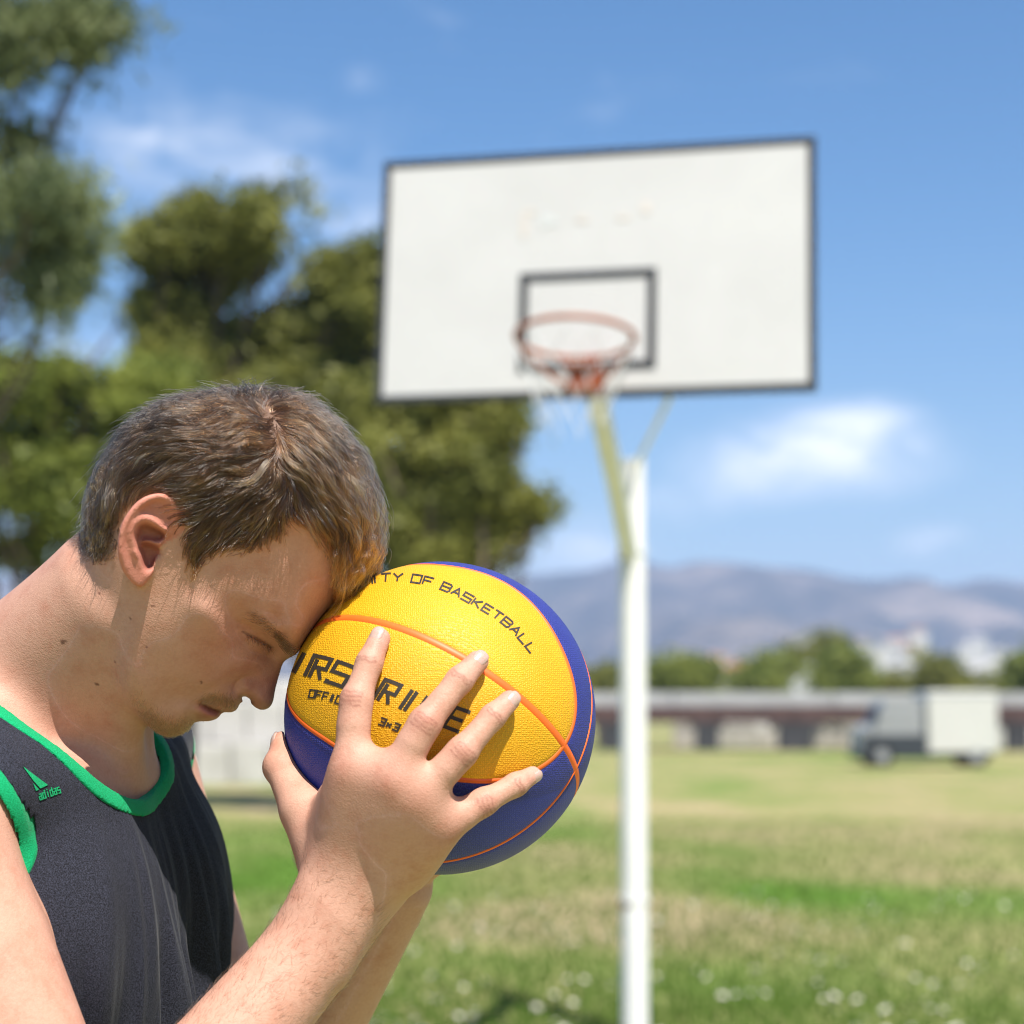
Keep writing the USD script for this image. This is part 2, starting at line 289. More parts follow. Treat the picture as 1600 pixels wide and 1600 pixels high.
    # post, arm, struts
    top = P(993, 716, POST_Y); post = [np.array([base[0], base[1], z]) for z in (-0.15, 0.9, 1.0, 2.2, 2.33)]
    z1 = P(990, 860, POST_Y)[2]
    T.part("post", tube([(base[0], base[1], -0.2), (base[0], base[1], z1)], 0.0665, 28), "pole_white", smooth=40)
    T.part("post_top", tube([(base[0] + 0.005, base[1], z1 - 0.02), (base[0] + 0.008, base[1], top[2])], 0.0595, 28), "pole_white", smooth=40)
    T.part("post_cap", tube([(base[0] + 0.008, base[1], top[2]), (base[0] + 0.008, base[1], top[2] + 0.012)], 0.063, 28), "pole_white", smooth=40)
    for zz in (z1 - 0.01, P(990, 1408, POST_Y)[2]):
        T.part("rusty_collar", tube([(base[0], base[1], zz), (base[0], base[1], zz + 0.03)], 0.0730, 28), "pole_white", smooth=40)
        T.part("rust_stain", tube([(base[0] - 0.012, base[1] - 0.0008, zz - 0.02), (base[0] - 0.012, base[1] - 0.0008, zz + 0.012)], 0.0625, 20), "rust", smooth=40)
    A0 = np.array([base[0] - 0.02, base[1] - 0.05, z1 + 0.0]); A1 = W(0.0, 0.06, -0.44)
    mid = A0 * 0.5 + A1 * 0.5 + np.array([0.012, 0, -0.03])
    T.part("support_arm", tube([A0, A0 * 0.75 + A1 * 0.25 + [0.006, 0, -0.02], mid, A1 * 0.75 + A0 * 0.25 + [0.004, 0, -0.01], A1, W(0.0, 0.06, 0.2)], 0.045, 20), "arm_cream", smooth=50)
    T.part("strut", tube([np.array([base[0] + 0.02, base[1] - 0.02, top[2] - 0.02]), P(1046, 622, 8.0), W(0.30, 0.05, -0.2)], 0.012, 10), "arm_cream", smooth=50)
    for z in (-0.3, 0.3): T.part("back_rail", tf(box(-0.7, 0.7, 0.021, 0.06, z - 0.02, z + 0.02)), "arm_cream")
plain("concrete", (0.42, 0.40, 0.36), 0.9, 0.15, 2.0, bump=0.3)
make_stand()

# ---------------------------------------------------------------- trees
def leaf_mat(name, dark, light):
    mat(name, {"g": ("geometry", {}), "n": ("noise_texture", {"scale": 0.9, "detail": 3.0}), "a": ("math", {"math_type": "multiply_add", "value2": 0.45, "value3": 0.0}), "ad": ("math", {"math_type": "add"}),
               "r": ("rgb_ramp", {"ramp": [(0.3, dark), (0.85, light)]}), "d": ("principled_bsdf", {"roughness": 0.55, "specular_ior_level": 0.35}), "t": ("translucent_bsdf", {}), "mx": ("mix_closure", {"fac": 0.38})},
        [("g.position", "n.vector"), ("g.random_per_island", "a.value1"), ("a.value", "ad.value1"), ("n.fac", "ad.value2"), ("ad.value", "r.fac"), ("r.color", "d.base_color"), ("r.color", "t.color"), ("d.BSDF", "mx.closure1"), ("t.BSDF", "mx.closure2")], surface="mx.closure")
leaf_mat("leaf_olive", (0.090, 0.108, 0.020), (0.410, 0.400, 0.092))
leaf_mat("leaf_green", (0.090, 0.130, 0.022), (0.370, 0.400, 0.078))
leaf_mat("leaf_gum", (0.090, 0.125, 0.055), (0.380, 0.420, 0.175))
plain("bark", (0.13, 0.095, 0.07), 0.95, 0.35, 3.0, bump=0.6, bump_scale=12)
def leaves(blobs, n, size, droop=0.0, rng=RNG):
    """Leaf faces gathered in twigs through the volume of the blobs (centre, radii), thinning out raggedly at the edge."""
    sub = []
    for c, r in blobs:
        sub.append((c, r * 0.62, 1.0))
        for _ in range(9):
            d = rng.normal(size=3); d /= np.linalg.norm(d); k = rng.uniform(0.28, 0.52); sub.append((c + d * r * rng.uniform(0.55, 1.02), r * k, 1.0))
    vol = np.array([r[0] * r[1] * r[2] for _, r, _ in sub]) ** 0.62; m0 = n // 9; pick = rng.choice(len(sub), m0, p=vol / vol.sum())
    d = rng.normal(size=(m0, 3)); d /= np.linalg.norm(d, axis=1, keepdims=True); rad = np.abs(rng.normal(0.62, 0.27, m0))
    c = np.array([sub[k][0] for k in pick]) + d * rad[:, None] * np.array([sub[k][1] for k in pick])
    lump = meshkit.fbm(c / (size * 7.0), 2, 3); c = c[lump > 0.46]
    c = np.repeat(c, 11, 0); m = len(c)
    off = rng.normal(size=(m, 3)) * size * 1.5; off[:, 2] *= 0.8
    off[:, 2] -= droop * np.abs(rng.normal(size=m)) * size * 3.5; c = c + off
    a = rng.normal(size=(m, 3)) + np.array([0, 0, -droop * 2.2]); a /= np.linalg.norm(a, axis=1, keepdims=True)
    b = np.cross(a, rng.normal(size=(m, 3)) + np.array([0.3, -0.8, 0.8]) * 0.0); b /= np.linalg.norm(b, axis=1, keepdims=True)
    L = size * rng.uniform(0.5, 1.0, m)[:, None]; Wd = L * (0.24 if droop else 0.45)
    v = np.stack([c - a * L, c + b * Wd, c + a * L, c - b * Wd], 1).reshape(-1, 3); q = np.arange(4 * m).reshape(-1, 4)
    return v, q
def limb(p0, p1, r0, r1, rng, bend=0.1):
    t = np.linspace(0, 1, 7)[:, None]; d = np.linalg.norm(p1 - p0); o = rng.normal(size=3) * bend * d
    return tube(p0 + (p1 - p0) * t + o * np.sin(t * np.pi) + rng.normal(size=(7, 3)) * bend * 0.12 * d * np.sin(t * np.pi), np.linspace(r0, r1, 7), 9)
def tree(px, depth, trunk_r, blobs, n, size, leafmat, label, catg="tree", limb_k=1.0, droop=0.0, seed=0, group=None, fork=0.35, dpt=None):
    """blobs: (px, py, rx, ry[, depth offset]) of the crown's masses; they become rounded volumes of real size at that distance."""
    rng = np.random.default_rng(seed); s = depth / FPX
    B = []
    for b in blobs:
        c = P(b[0], b[1], depth) + np.array([0, (b[4] if len(b) > 4 else rng.uniform(-1, 1) * 0.8 * b[2] * s), 0])
        B.append((c, np.array([b[2] * s, max(b[2], b[3]) * s * 1.0, b[3] * s])))
    g = P(px, 1115, depth); base = np.array([g[0], g[1], 0.0])
    T = Thing("tree" if catg == "tree" else "bush", base, label, catg, group)
    zs = min(b[0][2] - b[1][2] for b in B); ztop = max(b[0][2] for b in B)
    f = np.array([base[0], base[1], max(0.3, fork * ztop)])
    T.part("trunk", limb(base - [0, 0, 0.15], f, trunk_r, trunk_r * 0.7, rng, 0.04), "bark", smooth=True)
    for c, r in B:
        k = limb(f - [0, 0, 0.1], c + [0, 0, 0.2 * r[2]], trunk_r * 0.26 * limb_k, trunk_r * 0.05 * limb_k, rng, 0.10)
        T.part("limb", k, "bark", smooth=True)
        ex = [limb(c * 0.55 + f * 0.45, c + rng.normal(size=3) * r * 0.6, trunk_r * 0.10 * limb_k, trunk_r * 0.03 * limb_k, rng, 0.1) for _ in range(3)]
        T.part("branches", cat(ex), "bark", smooth=True)
    T.part("crown", leaves(B, n, size, droop, rng), leafmat, kind="stuff")
    return T
tree(-250, 15.0, 0.28, [(60, 20, 110, 55), (165, 12, 50, 24), (20, 85, 40, 24), (15, 200, 45, 50), (60, 300, 95, 60), (120, 285, 30, 28), (90, 370, 75, 60), (30, 430, 70, 60), (85, 460, 40, 50), (-130, 200, 90, 90), (-120, 380, 100, 110), (-60, 20, 80, 60), (-200, 120, 100, 120), (15, 510, 55, 30)],
     24000, 0.085, "leaf_gum", "grey-green drooping gum tree at the left edge, its foliage reaching into the top left corner", droop=0.5, seed=1, fork=0.5, limb_k=0.65)
tree(270, 34.0, 0.42, [(300, 360, 72, 48), (250, 400, 40, 34), (335, 400, 55, 50), (440, 350, 75, 50), (480, 400, 55, 45), (395, 410, 40, 44), (545, 430, 55, 55), (525, 395, 40, 34), (560, 440, 50, 50), (505, 455, 40, 44), (480, 520, 44, 44), (575, 500, 50, 70), (255, 490, 55, 40), (215, 470, 45, 28), (310, 520, 36, 60), (420, 520, 50, 46), (395, 470, 30, 34), (500, 560, 70, 40), (560, 610, 90, 60), (300, 600, 90, 50), (420, 620, 80, 40)],
     74000, 0.14, "leaf_olive", "tall dark olive tree with gaps of sky in its crown, behind the person's head", seed=2, fork=0.38)
tree(60, 27.0, 0.30, [(60, 610, 75, 55), (130, 620, 55, 45), (20, 680, 80, 60), (110, 700, 85, 60), (200, 640, 55, 50), (250, 610, 60, 50), (40, 770, 70, 55), (120, 790, 55, 50), (-60, 650, 90, 90), (-50, 780, 80, 70), (180, 740, 60, 50), (40, 840, 50, 30)],
     42000, 0.12, "leaf_green", "low bright green bushy tree left of the person's head", seed=3, fork=0.25)
tree(690, 31.0, 0.40, [(640, 640, 90, 60), (720, 670, 85, 60), (780, 650, 34, 50), (600, 720, 90, 70), (700, 760, 90, 60), (765, 740, 40, 40), (815, 800, 45, 28), (640, 820, 80, 50), (740, 840, 70, 45), (800, 850, 36, 34), (560, 650, 60, 60), (680, 880, 70, 40), (560, 800, 80, 70), (440, 740, 100, 90), (350, 760, 90, 100)],
     52000, 0.13, "leaf_olive", "wide olive-green tree under the left half of the backboard", seed=4, fork=0.22)
far = [(1065, 95, [(1040, 1062, 40, 18), (1085, 1060, 38, 20), (1065, 1050, 32, 14)], "leaf_green", "low rounded green bush just right of the white pole, beyond the rail bridge"),
       (1205, 96, [(1180, 1062, 34, 20), (1215, 1050, 40, 26), (1245, 1045, 36, 30), (1190, 1072, 44, 14)], "leaf_green", "mid-green tree left of the darkest tree beyond the rail bridge"),
       (1265, 120, [(1265, 1020, 40, 26), (1290, 1015, 30, 22), (1240, 1025, 28, 20)], "leaf_olive", "tallest brownish tree rising behind the others beyond the rail bridge"),
       (1315, 92, [(1310, 1050, 44, 32), (1340, 1055, 30, 28), (1290, 1066, 34, 20)], "leaf_green", "darkest rounded tree left of the truck, beyond the rail bridge"),
       (1460, 105, [(1450, 1050, 34, 26), (1475, 1055, 36, 22), (1440, 1066, 50, 16)], "leaf_olive", "dull green tree directly behind the white box truck"),
       (1400, 110, [(1390, 1072, 40, 12), (1370, 1076, 40, 10)], "leaf_olive", "low scrubby hedge between the darkest tree and the truck"),
       (1610, 98, [(1600, 1050, 24, 40), (1620, 1040, 30, 40)], "leaf_green", "green tree cut by the right edge of the picture"),
       (1550, 108, [(1530, 1082, 44, 10), (1580, 1080, 40, 12)], "leaf_olive", "low hedge right of the truck, below the pale house"),
       (935, 98, [(935, 1064, 30, 20), (905, 1066, 36, 22)], "leaf_olive", "dark bush between the ball and the white pole, beyond the rail bridge")]
for i, (px, dep, bl, lm, lab) in enumerate(far):
    tree(px, dep, 0.16, bl, 5200, 0.26, lm, lab, "tree", seed=20 + i, fork=0.3)
tree(-420, 60, 0.4, [(-420, 900, 150, 120), (-250, 950, 120, 90), (-560, 950, 120, 90)], 12000, 0.3, "leaf_green", "broad green tree far off beyond the left edge", seed=40)

# ---------------------------------------------------------------- rail bridge, houses, truck, bank
plain("bridge_grey", (0.34, 0.34, 0.35), 0.8, 0.12, 0.6)
plain("bridge_brown", (0.075, 0.040, 0.036), 0.8, 0.25, 0.8)
plain("bridge_dark", (0.035, 0.035, 0.04), 0.8, 0.2, 0.8)
plain("pale_wall", (0.34, 0.315, 0.28), 0.9, 0.10, 0.5)
plain("house_white", (0.50, 0.485, 0.455), 0.85, 0.05, 0.3)
plain("roof_tile", (0.36, 0.17, 0.10), 0.9, 0.15, 0.6)
plain("roof_grey", (0.40, 0.39, 0.38), 0.9, 0.1, 0.6)
plain("window_dark", (0.03, 0.033, 0.038), 0.55, 0.1, 1.0)
def make_bridge():
    D = 84.0; zt = P_y(1200, 1083, D)[2]; zg = P_y(1200, 1103, D)[2]; zb = P_y(1200, 1129, D)[2]
    T = Thing("rail_bridge", (15, D, 0), "low rail bridge with grey parapet over a brown steel girder across the field", "bridge")
    for i in range(9):
        x = -14 + i * 7.0
        T.part("parapet_panel", bevel_box(x + 0.03, x + 6.97, D - 0.15, D + 0.15, zg + 0.005, zt, 0.03), "bridge_grey")
        T.part("girder", bevel_box(x + 0.01, x + 6.99, D - 0.25, D + 0.25, zb, zg, 0.04), "bridge_brown")
        for k in range(6): T.part("girder_stiffener", box(x + 0.6 + k * 1.16, x + 0.68 + k * 1.16, D - 0.33, D - 0.25, zb + 0.06, zg - 0.06), "bridge_brown")
    T.part("deck", box(-14, 49, D + 0.26, D + 4.5, zb + 0.3, zb + 0.6), "bridge_grey")
    for px, w in ((1243, 0.75), (1105, 0.5), (1590, 0.5), (960, 0.6), (1440, 0.6)):
        x = P_y(px, 1140, D)[0]
        T.part("pier", bevel_box(x - w, x + w, D - 0.2, D + 0.4, -0.1, zb, 0.05), "bridge_dark")
        T.part("pier_cap", bevel_box(x - w * 1.5, x + w * 1.5, D - 0.24, D + 0.44, zb - 0.25, zb - 0.004, 0.04), "bridge_dark")
make_bridge()
x0 = P_y(1050, 1140, 92)[0]
def wall_panels(name, x0, x1, y, h, n, label, catg, matn):
    T = Thing(name, ((x0 + x1) / 2, y, 0), label, catg)
    for i in range(n):
        a = x0 + (x1 - x0) * i / n; b = x0 + (x1 - x0) * (i + 1) / n
        T.part("panel", bevel_box(a + 0.02, b - 0.02, y, y + 0.25, -0.1, h - (0.18 if i % 5 == 3 else 0), 0.03), matn)
    T.part("coping", bevel_box(x0, x1, y - 0.05, y + 0.3, h + 0.003, h + 0.10, 0.02), matn)
wall_panels("boundary_wall", P_y(1052, 1140, 92)[0], P_y(1400, 1140, 92)[0], 92.0, 1.05, 8, "pale sandy boundary wall seen under the girder right of the pole", "wall", "pale_wall")
wall_panels("boundary_wall", P_y(1560, 1140, 92)[0], P_y(1720, 1140, 92)[0], 92.0, 1.05, 4, "short pale wall right of the truck under the girder", "wall", "house_white")
def house(px, py, D, w, d, h, roof, label, hip=True, wallm="house_white", group=None):
    q = P_y(px, py, D); z0 = q[2] - h
    T = Thing("house", (q[0], D, z0), label, "house", group)
    gz = min(z0 - 1, 0) if D < 1500 else z0 - 12
    T.part("wall", box(q[0] - w / 2, q[0] + w / 2, D - d / 2, D + d / 2, gz, q[2]), wallm)
    rh = 0.22 * d
    if hip:
        r = trimesh.convex.convex_hull(np.array([(q[0] - w / 2 - .4, D - d / 2 - .4, q[2] + 0.01), (q[0] + w / 2 + .4, D - d / 2 - .4, q[2] + 0.01), (q[0] - w / 2 - .4, D + d / 2 + .4, q[2] + 0.01), (q[0] + w / 2 + .4, D + d / 2 + .4, q[2] + 0.01), (q[0] - w / 2 + d / 2, D, q[2] + rh), (q[0] + w / 2 - d / 2, D, q[2] + rh)]))
    else: r = box(q[0] - w / 2 - .2, q[0] + w / 2 + .2, D - d / 2 - .2, D + d / 2 + .2, q[2] + 0.01, q[2] + 0.5)
    T.part("roof", r, roof)
    nw = max(2, int(w / 4))
    for i in range(nw):
        x = q[0] - w / 2 + (i + 0.5) * w / nw
        T.part("window", box(x - 0.6, x + 0.6, D - d / 2 - 0.06, D - d / 2 - 0.005, q[2] - 2.0, q[2] - 0.8), "window_dark")
house(1160, 1046, 175, 4.6, 4, 4, "roof_tile", "small house with orange tiled roof between the bushes behind the bridge")
house(1365, 1010, 900, 16, 10, 6, "roof_grey", "long pale building on the slope above the darkest tree", hip=False)
house(1413, 1042, 420, 8, 7, 6, "roof_grey", "white house left of the dull green tree behind the truck")
house(1560, 1048, 300, 11, 8, 7, "roof_grey", "pale grey-roofed house right of the truck behind the low hedge")
house(1120, 1028, 1100, 16, 12, 6, "roof_tile", "faint pale house on the lower slope right of the pole")
house(1258, 1000, 1250, 18, 12, 7, "roof_grey", "faint pale building on the slope above the tallest brownish tree", hip=False)
rng = np.random.default_rng(5)
for i in range(16):
    px = rng.uniform(1030, 1600); py = rng.uniform(985, 1045); D = rng.uniform(1000, 1450)
    house(px, py, D, rng.uniform(9, 16), rng.uniform(8, 10), 6, ["roof_tile", "roof_grey"][i % 2], "faint small house among others at the foot of the mountains", group="small far houses at the foot of the mountains")

plain("truck_white", (0.52, 0.52, 0.49), 0.6, 0.03, 0.8)
plain("truck_grey", (0.27, 0.28, 0.29), 0.4, 0.05, 0.8)
plain("tyre", (0.02, 0.02, 0.022), 0.9, 0.2)
plain("dark_metal", (0.028, 0.034, 0.042), 0.5, 0.2)
plain("lamp_glass", (0.55, 0.5, 0.42), 0.1, 0.05)
def make_truck():
    D = 58.0; g = lambda px: P_y(px, 1150, D)[0]; z = lambda py: P_y(1450, py, D)[2]
    xb0, xb1, xc0 = g(1450), g(1560), g(1346); zt = z(1080); zf = 0.42; d0, d1 = D, D + 2.1
    T = Thing("box_truck", ((xc0 + xb1) / 2, D + 1, 0), "white box truck with grey cab parked on the far side of the field", "truck")
    T.part("cargo_box", bevel_box(xb0, xb1, d0, d1, zf, zt, 0.05), "truck_white")
    T.part("box_trim", bevel_box(xb0 - 0.012, xb1 + 0.012, d0 - 0.012, d1 + 0.012, zt - 0.16, zt - 0.08, 0.02), "truck_grey")
    cabp = [(xc0, 0.42), (xb0 - 0.12, 0.42), (xb0 - 0.12, zt - 0.22), (xc0 + 0.75, zt - 0.26), (xc0 + 0.42, 1.30), (xc0 + 0.02, 1.12)]
    m = trimesh.creation.extrude_polygon(Polygon(cabp).buffer(-0.05).buffer(0.05), 1.9, engine="earcut"); v = m.vertices; m.vertices = np.stack([v[:, 0], d0 + 0.1 + v[:, 2], v[:, 1]], 1); m.invert()
    T.part("cab", m, "truck_grey")
    sw = [(xc0 + 0.55, 1.32), (xb0 - 0.45, 1.32), (xb0 - 0.45, zt - 0.42), (xc0 + 0.86, zt - 0.42)]
    m = trimesh.creation.extrude_polygon(Polygon(sw), 0.02, engine="earcut"); v = m.vertices; m.vertices = np.stack([v[:, 0], d0 + 0.085 + v[:, 2] * 1.0, v[:, 1]], 1); m.invert()
    T.part("side_window", m, "truck_grey")
    T.part("windscreen", trimesh.convex.convex_hull(np.array([(xc0 + 0.40, d0 + 0.25, 1.36), (xc0 + 0.40, d1 - 0.25, 1.36), (xc0 + 0.70, d0 + 0.25, zt - 0.38), (xc0 + 0.70, d1 - 0.25, zt - 0.38), (xc0 + 0.43, d0 + 0.25, 1.34), (xc0 + 0.73, d1 - 0.25, zt - 0.40)])), "window_dark")
    T.part("lower_skirt", bevel_box(xc0 + 0.02, xb0 + 0.32, d0 + 0.07, d1 - 0.1, 0.26, 1.0, 0.04), "dark_metal")
    T.part("chassis", bevel_box(xc0 + 0.2, xb1 - 0.1, d0 + 0.35, d1 - 0.35, 0.28, 0.415, 0.03), "dark_metal")
    T.part("bumper", bevel_box(xc0 - 0.08, xc0 + 0.018, d0 + 0.1, d1 - 0.1, 0.32, 0.55, 0.03), "dark_metal")
    for y in (d0 + 0.25, d1 - 0.35): T.part("headlight", bevel_box(xc0 - 0.02, xc0 + 0.03, y, y + 0.2, 0.68, 0.84, 0.01), "lamp_glass")
    for x in (xc0 + 0.62, xb1 - 0.65):
        for y in (d0 + 0.12, d1 - 0.30):
            w = trimesh.creation.cylinder(radius=0.36, height=0.2, sections=28); w.apply_transform(trimesh.transformations.rotation_matrix(np.pi / 2, [1, 0, 0])); w.apply_translation([x, y, 0.36])
            pth = T.part("wheel", w, "tyre", smooth=40)
            w = trimesh.creation.cylinder(radius=0.19, height=0.03, sections=20); w.apply_transform(trimesh.transformations.rotation_matrix(np.pi / 2, [1, 0, 0])); w.apply_translation([x, y - 0.112, 0.36])
            T.part("rim", w, "truck_grey", smooth=40, parent=pth)
    T.part("mirror", bevel_box(xc0 + 0.45, xc0 + 0.5, d0 - 0.12, d0 + 0.06, 1.35, 1.6, 0.01), "dark_metal")
make_truck()

# pale stony bank behind the person, left of the ball
plain("bank_stone", (0.44, 0.425, 0.40), 0.95, 0.10, 0.9, bump=0.5, bump_scale=5.0)
def make_bank():
    rng = np.random.default_rng(9); y = 44.0
    T = Thing("stone_bank", (-7.0, y + 1, 0), "pale stone bank on the grass behind the person's chin", "bank")
    xs = np.array([P_y(a, 1150, y)[0] for a in np.linspace(60, 600, 10)])
    for r in range(3):
        for i in range(len(xs) - 1):
            a, b = xs[i] + 0.25 * r, xs[i + 1] + 0.25 * r
            h0, h1 = [(-0.15, 0.95), (0.93, 1.95), (1.93, 2.95)][r]
            slope = 0.11 * i if r == 2 else 0
            m = bevel_box(a + 0.008, b - 0.008, y + r * 0.8 + rng.uniform(-.03, .03), y + 2.2, h0, h1 - slope - rng.uniform(0, 0.06), 0.05)
            m = m.subdivide().subdivide(); m.vertices += (np.stack([meshkit.noise(m.vertices * 3, k) for k in (1, 2, 3)], -1) - 0.5) * 0.07
            T.part("stone", m, "bank_stone", smooth=40)
make_bank()
# haze
def make_haze():
    mat("air", {"v": ("principled_volume", {"color": (0.52, 0.68, 1.0), "density": 0.00021, "anisotropy": 0.0})}, surface=None, volume="v.volume")
    m = box(-9500, 9500, -60, 9200, -12, 420)
    single("haze", m, "air", "thin blue summer haze over the field and mountains", "haze", kind="stuff")
make_haze()
# ---------------------------------------------------------------- signed-distance modelling of the person (camera-aligned metres: x right, y up, z away)
def C3(px, py, Z): return np.array([(px - 800) / FPX * Z, (800 - py) / FPX * Z, Z], float)
def to_world(v): return np.asarray(v) @ CAMR.T + EYE
def smin(a, b, k):
    if k <= 0: return np.minimum(a, b)
    h = np.maximum(k - np.abs(a - b), 0) / k
    return np.minimum(a, b) - h * h * h * k / 6
def smax(a, b, k): return -smin(-a, -b, k)
def rcone(p, a, b, ra, rb):
    d = b - a; t = np.clip(((p - a) @ d) / (d @ d), 0, 1)
    return np.linalg.norm(p - a - t[:, None] * d, axis=1) - (ra + (rb - ra) * t)
def ellip(p, c, axes, r):
    q = (p - c) @ axes.T; r = np.asarray(r)
    k0 = np.linalg.norm(q / r, axis=1); k1 = np.linalg.norm(q / (r * r), axis=1) + 1e-9
    return k0 * (k0 - 1) / k1
def mesh_sdf(f, lo, hi, h, slack=1.5, bs=8, skip=None):
    """Surface nets on the blocks of a grid that the surface passes through."""
    lo = np.asarray(lo, float); hi = np.asarray(hi, float)
    nb = np.ceil((hi - lo) / (h * bs)).astype(int)
    bi = np.stack(np.meshgrid(*[np.arange(k) for k in nb], indexing="ij"), -1).reshape(-1, 3)
    if skip is not None: bi = bi[~skip(lo + (bi + 0.5) * h * bs)]
    d = f(lo + (bi + 0.5) * h * bs)
    bi = bi[np.abs(d) < h * bs * 0.87 * slack]
    o = np.stack(np.meshgrid(*[np.arange(bs + 1)] * 3, indexing="ij"), -1).reshape(-1, 3)
    D = np.empty((len(bi), bs + 1, bs + 1, bs + 1), np.float32)
    for s in range(0, len(bi), 400):
        g = (bi[s:s + 400, None] * bs + o[None]).reshape(-1, 3)
        D[s:s + 400] = f(lo + g * h).reshape(-1, bs + 1, bs + 1, bs + 1)
    N = nb * bs + 2
    key = lambda ijk: (ijk[..., 0] * N[1] + ijk[..., 1]) * N[2] + ijk[..., 2]
    corners = [D[:, i:i + bs, j:j + bs, k:k + bs] for i in (0, 1) for j in (0, 1) for k in (0, 1)]
    cnt = sum((c < 0).astype(np.int8) for c in corners)
    b, i, j, k = np.nonzero((cnt > 0) & (cnt < 8))
    vals = np.stack([c[b, i, j, k] for c in corners], 1)
    cp = np.array([(x, y, z) for x in (0, 1) for y in (0, 1) for z in (0, 1)], float)
    acc = np.zeros((len(b), 3)); num = np.zeros(len(b))
    for e0, e1 in [(a, c) for a in range(8) for c in range(a + 1, 8) if bin(a ^ c).count("1") == 1]:
        x, y = vals[:, e0], vals[:, e1]; on = (x < 0) != (y < 0); t = np.where(on, x / np.where(on, x - y, 1), 0)
        acc += on[:, None] * (cp[e0] + (cp[e1] - cp[e0]) * t[:, None]); num += on
    cell = bi[b] * bs + np.stack([i, j, k], 1)
    V = lo + (cell + acc / num[:, None]) * h
    kk = key(cell); order = np.argsort(kk); ks = kk[order]
    def find(c):
        q = key(c); pos = np.clip(np.searchsorted(ks, q), 0, len(ks) - 1); ok = ks[pos] == q
        return np.where(ok, order[pos], -1)
    Q = []
    for ax in range(3):
        s0 = D[:, :bs, :bs, :bs] < 0
        s1 = (D[:, 1:, :bs, :bs] if ax == 0 else D[:, :bs, 1:, :bs] if ax == 1 else D[:, :bs, :bs, 1:]) < 0
        b, i, j, k = np.nonzero(s0 != s1); c = bi[b] * bs + np.stack([i, j, k], 1)
        u, w = np.zeros(3, int), np.zeros(3, int); u[(ax + 1) % 3] = 1; w[(ax + 2) % 3] = 1
        q = np.stack([find(c - u - w), find(c - w), find(c), find(c - u)], 1)
        flip = ~s0[b, i, j, k]; q[flip] = q[flip][:, ::-1]
        Q.append(q[(q >= 0).all(1)])
    Q = np.vstack(Q)
    return V, np.vstack([Q[:, [0, 1, 2]], Q[:, [0, 2, 3]]])

BALL_C = C3(688, 1120, 1.43); BALL_R = 0.1156

# ---- head: a sagittal outline traced as the head's real profile, with half-widths across it
HEAD_Z = 1.42
HC = C3(330, 900, HEAD_Z); HR = HC / np.linalg.norm(HC)            # towards the far side of the head
HU = np.cross([0, 1.0, 0], HR); HU /= np.linalg.norm(HU); HV = np.cross(HR, HU)
def uv_of(px, py):
    d = np.stack([(np.asarray(px, float) - 800) / FPX, (800 - np.asarray(py, float)) / FPX, np.ones_like(np.asarray(px, float))], -1)
    t = (HC @ HR) / (d @ HR); q = d * t[..., None] - HC
    return np.stack([q @ HU, q @ HV], -1)
LEAN = 0.18                                                          # the crown leans towards the camera
def head_local(p):
    q = p - HC; v = q @ HV; return q @ HU, v, -(q @ HR) - LEAN * v                       # forward-ish, up, towards the camera (the person's right)
GS = 0.0008; GU0, GV0 = -0.125, -0.150; GN, GM = 370, 380
gu, gv = np.meshgrid(GU0 + np.arange(GN) * GS, GV0 + np.arange(GM) * GS, indexing="ij")
def sdist(poly):
    """Signed distance to a traced outline on the head grid, positive inside."""
    pts = uv_of(*np.array(poly, float).T)
    n = len(pts); s = CubicSpline(np.arange(n + 1), np.vstack([pts, pts[:1]]), bc_type="periodic")
    ring = s(np.linspace(0, n, n * 12, endpoint=False)) if n > 3 else pts
    ins = shapely.contains_xy(Polygon(ring).buffer(0), gu.ravel(), gv.ravel()).reshape(gu.shape)
    d, _ = cKDTree(ring).query(np.stack([gu, gv], -1).reshape(-1, 2)); d = d.reshape(gu.shape)
    return np.where(ins, d, -d)
PROFILE = [(530, 931), (512, 957), (496, 977), (481, 1000), (470, 1017), (455, 1028), (444, 1036), (439, 1050), (435, 1064), (431, 1080), (429, 1093), (424, 1106), (412, 1112), (400, 1108), (391, 1101), (382, 1099), (375, 1102), (372, 1109), (364, 1115), (354, 1115.5), (347, 1117),
           (341, 1124), (330, 1129), (318, 1130), (306, 1131), (300, 1137), (291, 1146), (277, 1153), (261, 1155), (245, 1149), (228, 1133), (208, 1114), (190, 1096), (178, 1075), (168, 1040), (160, 1000), (146, 940), (134, 880), (140, 820), (163, 750), (200, 694), (255, 652),
           (330, 631), (410, 626), (470, 643), (520, 685), (556, 745), (572, 810), (566, 862), (546, 900)]
TD = sdist(PROFILE)
